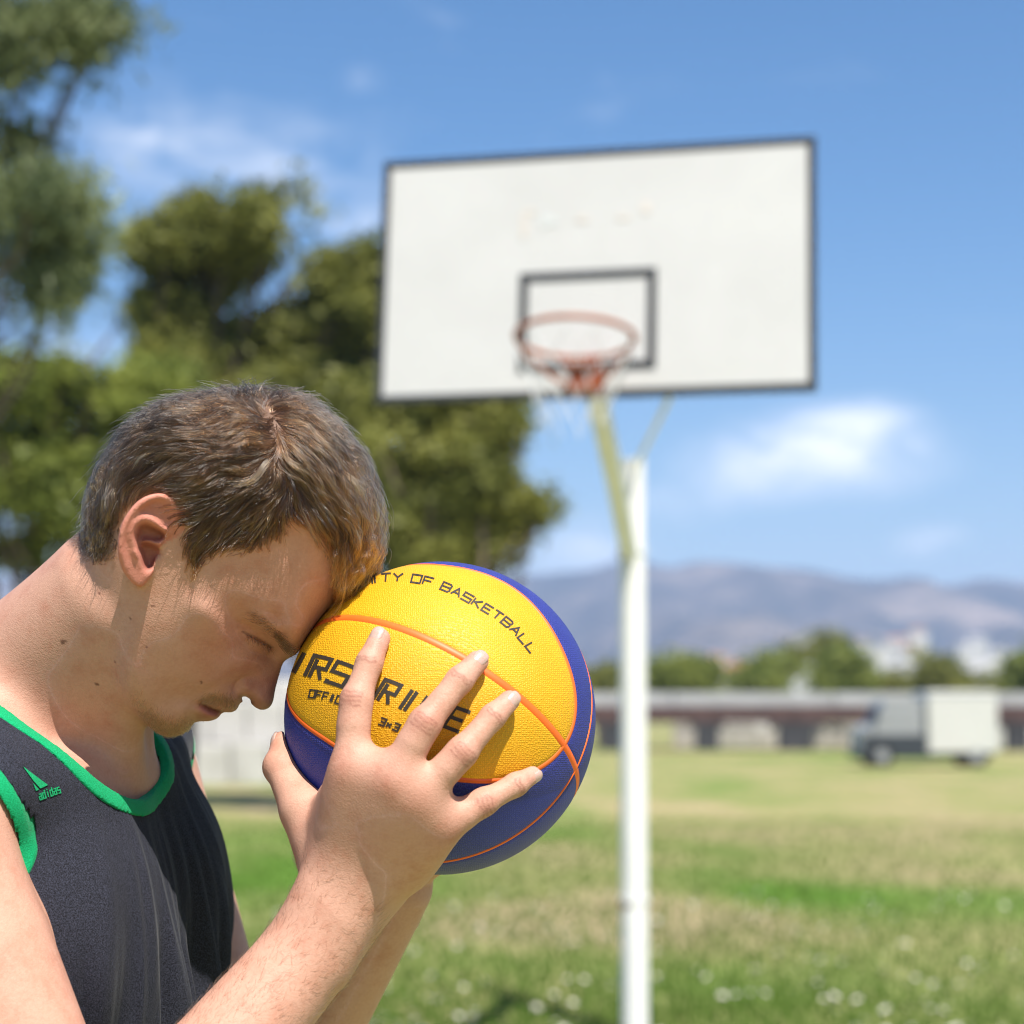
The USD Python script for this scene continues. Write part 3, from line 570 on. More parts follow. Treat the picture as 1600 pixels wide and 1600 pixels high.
# (px, py, half width mm, edge depth mm)
WID = [(330, 760, 77, 62), (250, 720, 73, 60), (200, 800, 68, 50), (170, 860, 60, 38), (420, 720, 73, 62), (480, 780, 70, 58), (520, 850, 66, 48), (300, 680, 73, 64), (400, 660, 70, 64), (235, 860, 71, 55), (290, 850, 73, 55), (360, 840, 72, 50), (430, 860, 67, 42), (480, 900, 62, 36), (500, 925, 58, 32),
       (470, 960, 55, 26), (440, 930, 60, 32), (400, 905, 66, 42), (455, 1000, 46, 18), (430, 965, 53, 24), (405, 950, 58, 30), (385, 935, 62, 34), (438, 1004, 30, 14), (420, 985, 43, 17),
       (429, 1014, 15.5, 9), (418, 1006, 22, 10), (406, 996, 32, 11), (392, 986, 40, 12), (378, 976, 46.5, 14), (366, 967, 51, 16), (425, 1024, 13, 8), (412, 1018, 22, 9), (398, 1010, 31, 10), (384, 1000, 38, 12), (368, 988, 46, 14),
       (437, 1040, 9, 6), (425, 1045, 11.5, 7), (412, 1040, 18, 8), (398, 1038, 26, 9), (382, 1028, 35, 10), (430, 1065, 9, 6), (418, 1065, 12.5, 7), (402, 1060, 15.5, 7), (390, 1054, 20, 8), (376, 1050, 29, 9), (360, 1040, 39, 10), (422, 1095, 11, 7.5), (410, 1090, 13, 7), (398, 1086, 13.5, 6),
       (380, 1074, 15, 7), (368, 1070, 20, 8), (356, 1064, 30, 9), (388, 1094, 9, 5), (376, 1092, 14, 6), (364, 1088, 19, 8), (350, 1082, 26, 9), (340, 1072, 34, 10), (365, 1106, 13, 6), (352, 1105, 17.5, 7), (336, 1098, 22, 8), (322, 1094, 25.5, 9), (308, 1092, 29, 10),
       (348, 1114, 12, 5), (332, 1118, 16, 6), (320, 1112, 21, 7), (308, 1106, 25, 9), (305, 1124, 18, 9), (292, 1136, 18, 11), (278, 1143, 20, 13), (258, 1145, 22, 14), (290, 1112, 28, 12), (270, 1122, 29, 14), (245, 1128, 32, 15), (225, 1112, 39, 16), (250, 1098, 38, 18), (285, 1085, 35, 18), (310, 1068, 39.5, 16),
       (330, 1050, 42.5, 14), (345, 1020, 47.5, 14), (350, 990, 55, 16), (335, 965, 63, 22), (320, 945, 68.5, 30), (345, 930, 66, 34), (300, 1010, 57.5, 22), (280, 1050, 50.5, 22), (260, 1000, 62.5, 28), (240, 1040, 55, 24), (225, 1075, 49, 20), (200, 1050, 56, 22), (190, 1010, 59, 26), (300, 930, 69, 42), (270, 940, 68, 42),
       (220, 960, 65, 40), (180, 940, 61, 36), (160, 980, 56, 30), (150, 900, 58, 36), (190, 1085, 46, 18), (175, 1050, 53, 22)]
wp = np.array(WID, float); wuv = uv_of(wp[:, 0], wp[:, 1])
_sub = (slice(None, None, 4), slice(None, None, 4))
def spread(vals, smooth):
    r = RBFInterpolator(wuv, vals, kernel="thin_plate_spline", smoothing=smooth)(np.stack([gu[_sub], gv[_sub]], -1).reshape(-1, 2)).reshape(gu[_sub].shape)
    ii, jj = np.meshgrid(np.arange(GN) / 4, np.arange(GM) / 4, indexing="ij")
    return map_coordinates(r, [ii, jj], order=3, mode="nearest")
HW = np.clip(spread(wp[:, 2] / 1000, 1e-7), 0.006, 0.080); HT = np.clip(spread(wp[:, 3] / 1000, 1e-6), 0.004, 0.066)
def line_dist(pts):
    q = uv_of(*np.array(pts, float).T); t = np.arange(len(q)); tt = np.linspace(0, len(q) - 1, 40 * len(q))
    ring = CubicSpline(t, q)(tt) if len(q) > 2 else np.stack([np.interp(tt, t, q[:, 0]), np.interp(tt, t, q[:, 1])], 1)
    d, k = cKDTree(ring).query(np.stack([gu, gv], -1).reshape(-1, 2)); return d.reshape(gu.shape), (tt[k] / (len(q) - 1)).reshape(gu.shape)
def groove(pts, depth, sig, taper=True):
    d, t = line_dist(pts); a = np.sin(np.clip(t, 0.02, 0.98) * np.pi) ** 0.5 if taper else 1.0
    return depth / 1000 * a * np.exp(-(d * 1000 / sig) ** 2)
def bump_at(px, py, sx, sy, ang, h):
    c = uv_of(px, py); a = math.radians(ang); x = (gu - c[0]) * 1000; y = (gv - c[1]) * 1000
    X = x * math.cos(a) + y * math.sin(a); Y = -x * math.sin(a) + y * math.cos(a)
    return h / 1000 * np.exp(-(X / sx) ** 2 - (Y / sy) ** 2)
DET = np.zeros_like(gu)
DET += bump_at(400, 1003, 11, 4.2, -38, 3.4)                           # closed eye under its lids
DET += groove([(380, 985), (397, 994), (412, 1003), (424, 1011)], -3.0, 1.3)  # between the lids
DET += groove([(368, 969), (385, 976), (402, 986), (420, 999)], -3.0, 2.2)   # fold of the upper lid
DET += groove([(388, 952), (410, 966), (430, 984), (446, 1006)], 3.4, 4.4)   # brow
DET += groove([(392, 1020), (410, 1022), (424, 1030)], -2.6, 3.2)
DET += bump_at(384, 1074, 6.0, 6.6, -40, 5.4)                         # wing of the nose
DET += groove([(389, 1057), (376, 1060), (367, 1070), (368, 1082)], -3.2, 1.7)
DET += groove([(376, 1089), (384, 1094), (394, 1100)], -9.0, 2.3)      # nostril
DET += groove([(404, 1084), (408, 1094), (402, 1104)], 1.3, 3.0)
DET += groove([(312, 1099), (325, 1105), (338, 1111), (350, 1117)], -6.0, 2.5)   # slightly open mouth
DET += groove([(316, 1098), (335, 1103), (352, 1109), (366, 1110)], 2.3, 2.6)  # upper lip
DET += groove([(314, 1105), (324, 1114), (334, 1120), (344, 1121)], 3.2, 2.8)  # lower lip
DET += groove([(308, 1094), (306, 1100), (309, 1107)], -1.2, 2.2)
DET += groove([(364, 1060), (345, 1068), (322, 1076), (304, 1084)], -1.5, 3.5)    # fold beside the nose
DET += groove([(316, 1126), (308, 1122), (300, 1116)], -1.6, 3.2)
DET += bump_at(330, 962, 17, 9, -35, 3.4)
DET += bump_at(395, 900, 16, 12, -40, -1.8)
DET += groove([(418, 950), (427, 962), (437, 975)], -0.8, 1.8) + groove([(436, 956), (444, 968), (452, 980)], -0.6, 1.6)
DET += bump_at(300, 1050, 17, 11, -30, -1.6)
DET += bump_at(440, 975, 10, 7, -40, 1.2)
SG = np.clip(TD / HT, -1.5, 1.0)
edge = np.where(SG > 0, 1 - (1 - SG) ** 2, 2 * SG)
W2 = HW ** 2 * edge
_wc = np.sqrt(np.maximum(W2, 1e-8)); _fade = np.clip(_wc / 0.010, 0, 1) ** 1.0
W2 = W2 + np.where(W2 > 0, (2 * _wc * DET + DET * np.abs(DET)) * _fade, 0)
W2 = gaussian_filter(W2, 0.7)
W2u, W2v = np.gradient(W2, GS)
def grid(A, u, v, order=1): return map_coordinates(A, [(u - GU0) / GS, (v - GV0) / GS], order=order, mode="nearest")
def f_head(p):
    u, v, l = head_local(p)
    w2, a, b = grid(W2, u, v), grid(W2u, u, v), grid(W2v, u, v)
    f = (l * l - w2) / np.sqrt(4 * l * l + a * a + b * b + 1e-6)
    out = np.maximum(np.maximum(GU0 - u, u - GU0 - GS * (GN - 1)), np.maximum(GV0 - v, v - GV0 - GS * (GM - 1)))
    return np.where(out > -0.002, np.maximum(f, out + 0.01), f)
# ---- ears
EAR = [(287, 807), (278, 790), (266, 781), (251, 779), (233, 784), (218, 795), (206, 811), (197, 830), (193, 856), (194, 875), (200, 893), (209, 906), (219, 915), (228, 915), (236, 907), (243, 897), (247, 882), (250, 868), (258, 852), (270, 841), (281, 834), (287, 822)]
def ear_px(x, y): return (170 + x * 0.1125, 760 + y * 0.1125)
ET = sdist(EAR)
def poly_in(pts): return np.clip(sdist([ear_px(*q) for q in pts]) * 1000 / 1.0 + 0.5, 0, 1)
EH = np.zeros_like(gu)
rim, rt = line_dist([ear_px(*q) for q in [(955, 600), (985, 420), (900, 260), (740, 205), (570, 260), (420, 390), (310, 560), (250, 760), (245, 950), (290, 1130)]])
EH += 2.6e-3 * np.exp(-(rim * 1000 / 2.7) ** 4) * np.clip((1.06 - rt) * 6, 0, 1)
ant, at_ = line_dist([ear_px(*q) for q in [(840, 655), (720, 570), (600, 500), (480, 530), (395, 640), (395, 780), (440, 900), (470, 980)]])
EH += 2.3e-3 * np.exp(-(ant * 1000 / 2.1) ** 2)
EH -= 1.6e-3 * np.clip(sdist([ear_px(*q) for q in [(880, 480), (800, 310), (640, 290), (500, 400), (600, 450), (720, 530), (830, 600)]]) * 900 + 0.5, 0, 1)
con = np.maximum(poly_in([(470, 640), (540, 575), (640, 600), (800, 690), (770, 760), (700, 790), (560, 770), (460, 800)]), poly_in([(470, 850), (560, 810), (735, 880), (690, 1010), (655, 1110), (600, 1160), (550, 1110), (510, 980)]) * 1.25)
crus = poly_in([(520, 760), (620, 770), (760, 800), (720, 850), (600, 810), (510, 800)])
EH -= 9.5e-3 * gaussian_filter(np.clip(con - 0.45 * crus, 0, 1.3), 1.5)
W2 = W2 - 2 * 0.071 * 0.0105 * gaussian_filter(np.clip(con - 0.45 * crus, 0, 1.2), 1.6) * (W2 > 0); W2u, W2v = np.gradient(W2, GS)   # the hollow of the ear runs into the head
EH += 1.6e-3 * np.exp(-(line_dist([ear_px(700, 900), ear_px(720, 1000), ear_px(690, 1080)])[0] * 1000 / 3.0) ** 2) + 1.5e-3 * np.exp(-(line_dist([ear_px(430, 940), ear_px(480, 1010), ear_px(500, 1090)])[0] * 1000 / 2.2) ** 2)
EH = gaussian_filter(EH, 0.8)
_ea = uv_of(275, 800); _eb = uv_of(245, 900); _ex = (_eb - _ea) / np.linalg.norm(_eb - _ea); _en = np.array([_ex[1], -_ex[0]]); _en = _en if _en[0] < 0 else -_en
EAW = float(np.sqrt(grid(W2, *[np.array([x]) for x in uv_of(262, 850)])[0]))
def f_ear(p, side=1):
    u, v, l = head_local(p); l = l * side
    back = np.clip((u - _ea[0]) * _en[0] + (v - _ea[1]) * _en[1], -0.01, 0.05)
    sheet = EAW + 0.001 + 0.42 * back
    te = grid(ET, u, v); hf = sheet + 0.0030 + grid(EH, u, v); bk = sheet - 0.0115 - 0.008 * np.clip(1 - back / 0.018, 0, 1)
    return smax(smax((l - hf) * 0.85, (bk - l) * 0.9, 0.003), -te, 0.005)

# ---- body
SR = C3(-90, 1268, 1.31); SL = C3(220, 1215, 1.66); MS = (SR + SL) / 2
LAX = SL - SR; LAX[1] = 0; LAX /= np.linalg.norm(LAX); UAX = np.array([0, 1.0, 0]); FAX = np.cross(LAX, UAX); FAX = FAX if FAX[0] > 0 else -FAX
AX = np.stack([LAX, FAX, UAX])
def B(l, f, u): return MS + l * LAX + f * FAX + u * UAX
def f_torso(p):
    d = ellip(p, B(0, -0.004, -0.20), AX, (0.165, 0.100, 0.220))
    d = smin(d, ellip(p, B(0, -0.004, -0.40), AX, (0.150, 0.098, 0.30)), 0.08)
    d = smin(d, ellip(p, B(0, 0.012, -0.05), AX, (0.160, 0.066, 0.075)), 0.05)
    for s in (-1, 1):
        d = smin(d, ellip(p, B(s * 0.078, 0.044, -0.090), AX, (0.084, 0.052, 0.085)), 0.05)
        d = smin(d, rcone(p, B(s * 0.03, 0.050, 0.012), B(s * 0.15, 0.02, 0.022), 0.020, 0.026), 0.05)     # collarbone and shoulder girdle
        d = smin(d, rcone(p, B(s * 0.035, -0.030, 0.070), B(s * 0.155, -0.02, 0.012), 0.050, 0.038), 0.06)  # trapezius
        d = smin(d, ellip(p, B(s * 0.085, -0.075, -0.10), AX, (0.085, 0.055, 0.12)), 0.06)
    d = smin(d, rcone(p, B(0, -0.050, 0.03), B(0, -0.06, -0.15), 0.060, 0.085), 0.06)
    return d
NK0 = C3(195, 925, 1.425); NK1 = C3(65, 1125, 1.475)
def f_neck(p):
    d = rcone(p, NK0, NK1, 0.048, 0.055)
    d = smin(d, rcone(p, C3(168, 934, 1.42), C3(-12, 1072, 1.47), 0.041, 0.049), 0.055)          # nape
    d = smin(d, rcone(p, C3(196, 965, 1.385), B(-0.012, 0.062, 0.012), 0.018, 0.012), 0.042)       # neck muscles running to the breastbone
    d = smin(d, rcone(p, C3(200, 965, 1.465), B(0.012, 0.062, 0.012), 0.018, 0.012), 0.042)
    return d
SRA = C3(-130, 1268, 1.31); ER = C3(135, 1900, 1.245); WR = C3(566, 1392, 1.352)
EL = C3(395, 1790, 1.62); WL = C3(622, 1386, 1.512)
def f_arm(p, S, E, W_, k=1.0):
    d = rcone(p, S, E, 0.053 * k, 0.038 * k)
    d = smin(d, rcone(p, S * 0.62 + E * 0.38, S * 0.35 + E * 0.65, 0.041 * k, 0.038 * k), 0.03)
    m = E * 0.68 + W_ * 0.32
    d = smin(d, rcone(p, E, m, 0.040 * k, 0.0395 * k), 0.03)
    d = smin(d, rcone(p, m, W_, 0.0392 * k, 0.0290 * k), 0.02)
    return d
def on_ball(px, py, off):
    """Point at the near side of the ball, OFF metres above its surface, seen at that pixel."""
    d = np.array([(px - 800) / FPX, (800 - py) / FPX, 1.0]); d /= np.linalg.norm(d); b = d @ BALL_C; r = BALL_R + off
    q = b * b - BALL_C @ BALL_C + r * r
    return d * (b - math.sqrt(max(q, 0)))
# near (right) hand: joints from knuckle to tip as (px, py, height over the ball, radius)
FINGERS = {"index": [(545, 1199, .0255, .0130), (557, 1094, .0150, .0102), (577, 1036, .0100, .0088), (593, 998, .0074, .0076)],
           "middle": [(614, 1216, .0270, .0130), (664, 1130, .0185, .0102), (718, 1063, .0120, .0089), (746, 1034, .0078, .0078)],
           "ring": [(656, 1246, .0260, .0122), (722, 1175, .0185, .0097), (770, 1120, .0115, .0083), (796, 1095, .0074, .0073)],
           "little": [(696, 1288, .0235, .0118), (756, 1253, .0150, .0086), (806, 1226, .0095, .0077), (832, 1211, .0066, .0062)]}
def finger_pts(name): return [(on_ball(a, b, c), r) for a, b, c, r in FINGERS[name]]
THUMB = [(C3(512, 1335, 1.350), .023), (C3(476, 1266, 1.364), .0170), (C3(440, 1198, 1.394), .0120), (C3(443, 1162, 1.410), .0094)]
def f_hand(p):
    fs, kn = [], []
    for n in FINGERS:
        j = finger_pts(n); kn.append(j[0][0]); d = None
        for (a, ra), (b, rb) in zip(j[:-1], j[1:]):
            e = rcone(p, a, b, ra, rb); d = e if d is None else smin(d, e, 0.007)
        m = (j[1][0] * 0.45 + j[0][0] * 0.55); d = smin(d, rcone(p, m, j[1][0], j[1][1] * 1.04, j[1][1]), 0.006)   # fleshy first phalanx
        fs.append(d)
    nrm = [(k - BALL_C) / np.linalg.norm(k - BALL_C) for k in kn]
    wr = [WR + np.array([-0.015, 0.006, -0.006]), WR + np.array([-0.005, 0.006, -0.007]), WR + np.array([0.005, 0.006, -0.004]), WR + np.array([0.014, 0.004, 0.003])]
    rr = [0.0150, 0.0150, 0.0142, 0.0128]; wrr = [0.0170, 0.0180, 0.0180, 0.0165]
    palm = None
    for i in range(4):
        k = kn[i] - nrm[i] * 0.001
        e = rcone(p, k, wr[i], rr[i], wrr[i]); palm = e if palm is None else smin(palm, e, 0.016)
        e = rcone(p, k * 0.80 + wr[i] * 0.20 + nrm[i] * 0.0045, wr[i] * 0.66 + k * 0.34 + nrm[i] * 0.0045, 0.0165, 0.0200); palm = smin(palm, e, 0.014)
    for i in (0, 1, 2):                                             # the back of the hand runs on into the forearm
        e = rcone(p, kn[i] * 0.32 + wr[i] * 0.68 + nrm[i] * 0.003, WR + (ER - WR) * 0.20 + np.array([(i - 1) * 0.008, 0, -0.005]), 0.0185, 0.0240); palm = smin(palm, e, 0.014)
    for i in range(3):                                              # flesh between the knuckles and the webs in front of them
        c = (kn[i] + kn[i + 1]) / 2; e = rcone(p, kn[i], kn[i + 1], 0.0125, 0.0118); palm = smin(palm, e, 0.012)
        f0 = (finger_pts(list(FINGERS)[i])[1][0] + finger_pts(list(FINGERS)[i + 1])[1][0]) / 2
        w = c * 0.80 + f0 * 0.20 - (nrm[i] + nrm[i + 1]) * 0.0035; palm = smin(palm, rcone(p, c, w, 0.011, 0.0075), 0.010)
    palm = smin(palm, rcone(p, kn[3] * 0.7 + WR * 0.3 + np.array([0.003, 0, 0.014]), WR + np.array([0.012, 0.006, 0.010]), 0.016, 0.019), 0.016)   # heel of the hand
    palm = smin(palm, rcone(p, kn[0] * 0.62 + THUMB[0][0] * 0.38 + np.array([-0.002, 0, 0.010]), THUMB[0][0] + np.array([0.012, 0, 0.008]), 0.0150, 0.0235), 0.018)
    palm = smin(palm, rcone(p, kn[0] * 0.45 + THUMB[1][0] * 0.55 + np.array([0.002, -0.010, 0.010]), THUMB[0][0] * 0.6 + kn[0] * 0.4 + np.array([-0.004, 0, 0.010]), 0.0085, 0.013), 0.018)   # web of the thumb
    f4 = fs[0]
    for e in fs[1:]: f4 = smin(f4, e, 0.0035)
    d = smin(palm, f4, 0.012)
    for i in range(4): d = smin(d, np.linalg.norm(p - kn[i] - nrm[i] * 0.0035, axis=1) - (0.0112, .0112, .0105, .0092)[i], 0.012)
    t = None
    for (a, ra), (b, rb) in zip(THUMB[:-1], THUMB[1:]):
        e = rcone(p, a, b, ra, rb); t = e if t is None else smin(t, e, 0.008)
    t = smin(t, np.linalg.norm(p - THUMB[2][0] - np.array([-.001, 0, 0]), axis=1) - 0.0123, 0.005)
    return smin(d, t, 0.014)
def mirror_ball(p):
    q = p.copy(); q[:, 2] = 2 * BALL_C[2] - q[:, 2]; return q
def f_hand_far(p):
    """The other hand, behind the ball."""
    a = -0.21; q = mirror_ball(p); x, y = q[:, 0] - BALL_C[0], q[:, 1] - BALL_C[1]
    q[:, 0] = BALL_C[0] + x * math.cos(a) - y * math.sin(a); q[:, 1] = BALL_C[1] + x * math.sin(a) + y * math.cos(a)
    return f_hand(q)
def f_ball(p): return np.linalg.norm(p - BALL_C, axis=1) - BALL_R
def bbox_eval(p, base, f, lo, hi, k):
    """Smooth union of f into base, worked out only inside its box."""
    lo, hi = np.asarray(lo) - 0.03, np.asarray(hi) + 0.03; m = ((p > lo) & (p < hi)).all(1)
    if m.any(): base[m] = smin(base[m], f(p[m]), k)
    return base
HB_LO = C3(400, 1420, 1.30); HB_HI = C3(870, 960, 1.45)
def f_body(p):
    d = np.full(len(p), 0.5)
    d = bbox_eval(p, d, lambda q: smin(f_torso(q), f_neck(q), 0.035), (-0.60, -0.90, 1.20), (-0.13, -0.02, 1.80), 0)
    m = p[:, 0] < 0.06
    for A in ((SRA, ER, WR, 1.0), (SL, EL, WL, 0.94)):
        lo = np.minimum(np.minimum(A[0], A[1]), A[2]) - 0.06; hi = np.maximum(np.maximum(A[0], A[1]), A[2]) + 0.06
        d = bbox_eval(p, d, lambda q: f_arm(q, *A), lo, hi, 0.03)
    d = bbox_eval(p, d, f_head, HC - 0.15, HC + 0.15, 0.012)
    d = bbox_eval(p, d, lambda q: f_ear(q, 1), HC + np.array([-.09, -.04, -.13]), HC + np.array([0, .08, -.03]), 0.004)
    d = bbox_eval(p, d, lambda q: f_ear(q, -1), HC + np.array([-.12, -.05, .03]), HC + np.array([0, .08, .13]), 0.004)
    d = bbox_eval(p, d, f_hand, (-0.19, -0.30, 1.24), (0.05, -0.08, 1.46), 0.012)
    d = bbox_eval(p, d, f_hand_far, (-0.19, -0.30, 1.42), (0.09, -0.05, 1.62), 0.012)
    return smax(d, -(f_ball(p) - 0.0004), 0.002)
# ---- tank top over the torso
def lfu(p):
    q = p - MS; return q @ LAX, q @ FAX, q @ UAX
def sstep(x, a, b):
    t = np.clip((x - a) / (b - a), 0, 1); return t * t * (3 - 2 * t)
def cut_neck(p):
    l, f, u = lfu(p); l = l + 0.026; uc = 0.085 + 0 * u; b = 0.045 + 0.038 * sstep(f, -0.03, 0.03)
    q = np.where(u < uc, np.sqrt((l / 0.086) ** 2 + ((u - uc) / b) ** 2), np.abs(l) / 0.086)
    return (q - 1) * 0.090
def cut_arm(p, s):
    l, f, u = lfu(p); l = l * s
    q = np.sqrt(((f + 0.004) / 0.0525) ** 2 + ((u - 0.0) / np.where(u > 0, 0.054, 0.060)) ** 2)
    return smax((q - 1) * 0.050, 0.10 - l, 0.01)
def cuts(p): return np.minimum(cut_neck(p), np.minimum(cut_arm(p, 1), cut_arm(p, -1)))
def folds(p):
    l, f, u = lfu(p); a = np.arctan2(f + 0.02, l)
    n1 = meshkit.fbm(np.stack([a * 7.0 + 1.7 * u, u * 2.4, 0 * u + 2.0], -1), 3, 21) - 0.5
    n2 = meshkit.noise(np.stack([a * 10 - 4.0 * u, u * 6.0, 0 * u], -1), 22) - 0.5
    hang = sstep(-u, 0.02, 0.16)
    big = np.exp(-((a - 1.75 - 0.9 * (u + 0.20)) / 0.10) ** 2) * sstep(-u, 0.06, 0.16) * 0.008
    big2 = np.exp(-((a - 2.35 - 1.1 * (u + 0.15)) / 0.09) ** 2) * sstep(-u, 0.04, 0.14) * 0.006
    big3 = np.exp(-((a - 1.30 + 0.5 * (u + 0.20)) / 0.12) ** 2) * sstep(-u, 0.06, 0.2) * 0.006
    return (0.004 + 0.030 * hang) * n1 + (0.002 + 0.0090 * hang) * n2 + big + big2 + big3 + 0.007 * (meshkit.noise(np.stack([a * 17 + 3 * u, u * 4.0, 0 * u], -1), 24) - 0.5) * np.exp(-np.maximum(cut_arm(p, -1) - 0.02, 0) / 0.06) * sstep(-u, 0.0, 0.06)
def f_cloth(p): return f_torso(p) - 0.003 * sstep(MS[1] - p[:, 1], 0.0, 0.2)
def f_shirt(p):
    d = f_cloth(p); fo = folds(p); c = cuts(p); fo = fo * sstep(c, 0.0, 0.035)
    sh = np.maximum(d - 0.0085 - fo, 0.0020 + fo - d)
    return smax(np.maximum(sh, p[:, 1] * -1 + (MS[1] - 0.43)) if False else np.maximum(sh, (MS[1] - 0.43) - p[:, 1]), 0.0055 - c, 0.001)
def f_band(cut, w):
    def f(p):
        d = f_cloth(p); c = cut(p); o = cuts(p); e_ = 0.001
        gc = np.stack([cut(p + np.eye(3)[k] * e_) - c for k in range(3)], -1) / e_; gn = np.stack([f_torso(p + np.eye(3)[k] * e_) - f_torso(p) for k in range(3)], -1); gn /= np.linalg.norm(gn, axis=1, keepdims=True) + 1e-12
        c = c / np.clip(np.linalg.norm(gc - gn * (gc * gn).sum(1, keepdims=True), axis=1), 0.12, 2.0)
        e = 0.0030 * np.clip(1 - ((c - w / 2) / (w / 2)) ** 2, 0, 1)
        return np.maximum(np.maximum(np.maximum(d - 0.0096 - e * 0.15, 0.0030 - d), np.maximum(-c, c - w)), -0.002 - o)
    return f
def hidden(p):
    """Skin well under the cloth."""
    return (cuts(p) > 0.035) & (f_torso(p) < 0.02) & (f_torso(p) > -0.03) & (f_arm(p, SRA, ER, WR) > 0.03) & (f_arm(p, SL, EL, WL, 0.94) > 0.03) & (f_neck(p) > 0.03)

# ---- materials
def skin_material():
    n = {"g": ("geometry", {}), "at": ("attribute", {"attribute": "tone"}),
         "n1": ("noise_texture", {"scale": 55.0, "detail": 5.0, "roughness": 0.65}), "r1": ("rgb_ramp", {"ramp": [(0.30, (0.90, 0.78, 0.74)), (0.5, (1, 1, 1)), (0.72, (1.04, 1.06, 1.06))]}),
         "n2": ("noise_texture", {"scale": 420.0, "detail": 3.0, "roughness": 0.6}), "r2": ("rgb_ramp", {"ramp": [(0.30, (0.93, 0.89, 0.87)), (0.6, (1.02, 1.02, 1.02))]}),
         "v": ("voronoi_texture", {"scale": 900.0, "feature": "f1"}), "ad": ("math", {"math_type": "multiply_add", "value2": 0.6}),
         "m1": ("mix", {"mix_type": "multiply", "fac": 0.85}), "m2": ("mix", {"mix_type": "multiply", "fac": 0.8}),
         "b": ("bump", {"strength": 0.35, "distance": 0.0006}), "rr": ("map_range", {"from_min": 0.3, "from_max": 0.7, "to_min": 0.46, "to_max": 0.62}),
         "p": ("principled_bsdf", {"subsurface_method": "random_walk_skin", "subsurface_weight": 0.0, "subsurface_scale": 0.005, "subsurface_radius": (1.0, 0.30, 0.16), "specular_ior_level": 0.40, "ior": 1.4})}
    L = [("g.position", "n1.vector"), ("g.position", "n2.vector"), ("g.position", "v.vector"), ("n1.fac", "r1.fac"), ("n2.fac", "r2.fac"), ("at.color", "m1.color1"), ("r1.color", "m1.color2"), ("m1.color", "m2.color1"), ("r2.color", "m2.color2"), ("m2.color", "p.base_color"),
         ("v.distance", "ad.value1"), ("n2.fac", "ad.value3"), ("ad.value", "b.height"), ("b.normal", "p.normal"), ("n1.fac", "rr.value"), ("rr.result", "p.roughness")]
    n["t"] = ("translucent_bsdf", {"color": (0.60, 0.20, 0.11)}); n["mx"] = ("mix_closure", {"fac": 0.06})      # a little light passes through skin
    L += [("p.BSDF", "mx.closure1"), ("t.BSDF", "mx.closure2")]
    return mat("skin", n, L, surface="mx.closure")
skin_material()
mat("nail", {"p": ("principled_bsdf", {"base_color": (0.54, 0.33, 0.27), "roughness": 0.33, "subsurface_weight": 0.2, "subsurface_scale": 0.004, "specular_ior_level": 0.5})})
def cloth(name, c0, c1, scale=1500.0, sheen=0.25):
    return mat(name, {"g": ("geometry", {}), "n": ("noise_texture", {"scale": scale, "detail": 2.0, "roughness": 0.7}), "n2": ("noise_texture", {"scale": 30.0, "detail": 3.0}), "r": ("rgb_ramp", {"ramp": [(0.38, c0), (0.68, c1)]}),
                      "w": ("voronoi_texture", {"scale": scale * 0.8}), "b": ("bump", {"strength": 0.5, "distance": 0.0005}), "p": ("principled_bsdf", {"roughness": 0.9, "specular_ior_level": 0.2, "sheen_weight": sheen, "sheen_roughness": 0.4}), "t": ("translucent_bsdf", {}), "mx": ("mix_closure", {"fac": 0.05})},
               [("g.position", "n.vector"), ("g.position", "w.vector"), ("n.fac", "r.fac"), ("r.color", "p.base_color"), ("w.distance", "b.height"), ("b.normal", "p.normal"), ("r.color", "t.color"), ("p.BSDF", "mx.closure1"), ("t.BSDF", "mx.closure2")], surface="mx.closure")
cloth("charcoal_jersey", (0.009, 0.009, 0.012), (0.045, 0.048, 0.070), 1100.0, 0.06)
cloth("green_rib", (0.002, 0.25, 0.085), (0.008, 0.40, 0.16), 1200.0, 0.1)
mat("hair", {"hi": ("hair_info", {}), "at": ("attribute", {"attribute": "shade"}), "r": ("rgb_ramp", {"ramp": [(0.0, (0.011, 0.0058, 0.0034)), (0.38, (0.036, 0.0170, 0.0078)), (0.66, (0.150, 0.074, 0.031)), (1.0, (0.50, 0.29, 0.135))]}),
             "p": ("principled_hair_bsdf", {"model": "Chiang", "parametrization": "Direct coloring", "roughness": 0.24, "radial_roughness": 0.35, "coat": 0.0, "random_roughness": 0.3, "R": 0.34})},
    [("at.fac", "r.fac"), ("r.color", "p.color")])
mat("dark_hair", {"p": ("principled_hair_bsdf", {"model": "Chiang", "parametrization": "Direct coloring", "color": (0.055, 0.032, 0.018), "roughness": 0.4, "radial_roughness": 0.5})})
mat("fair_hair", {"p": ("principled_hair_bsdf", {"model": "Chiang", "parametrization": "Direct coloring", "color": (0.16, 0.085, 0.042), "roughness": 0.4, "radial_roughness": 0.5})})
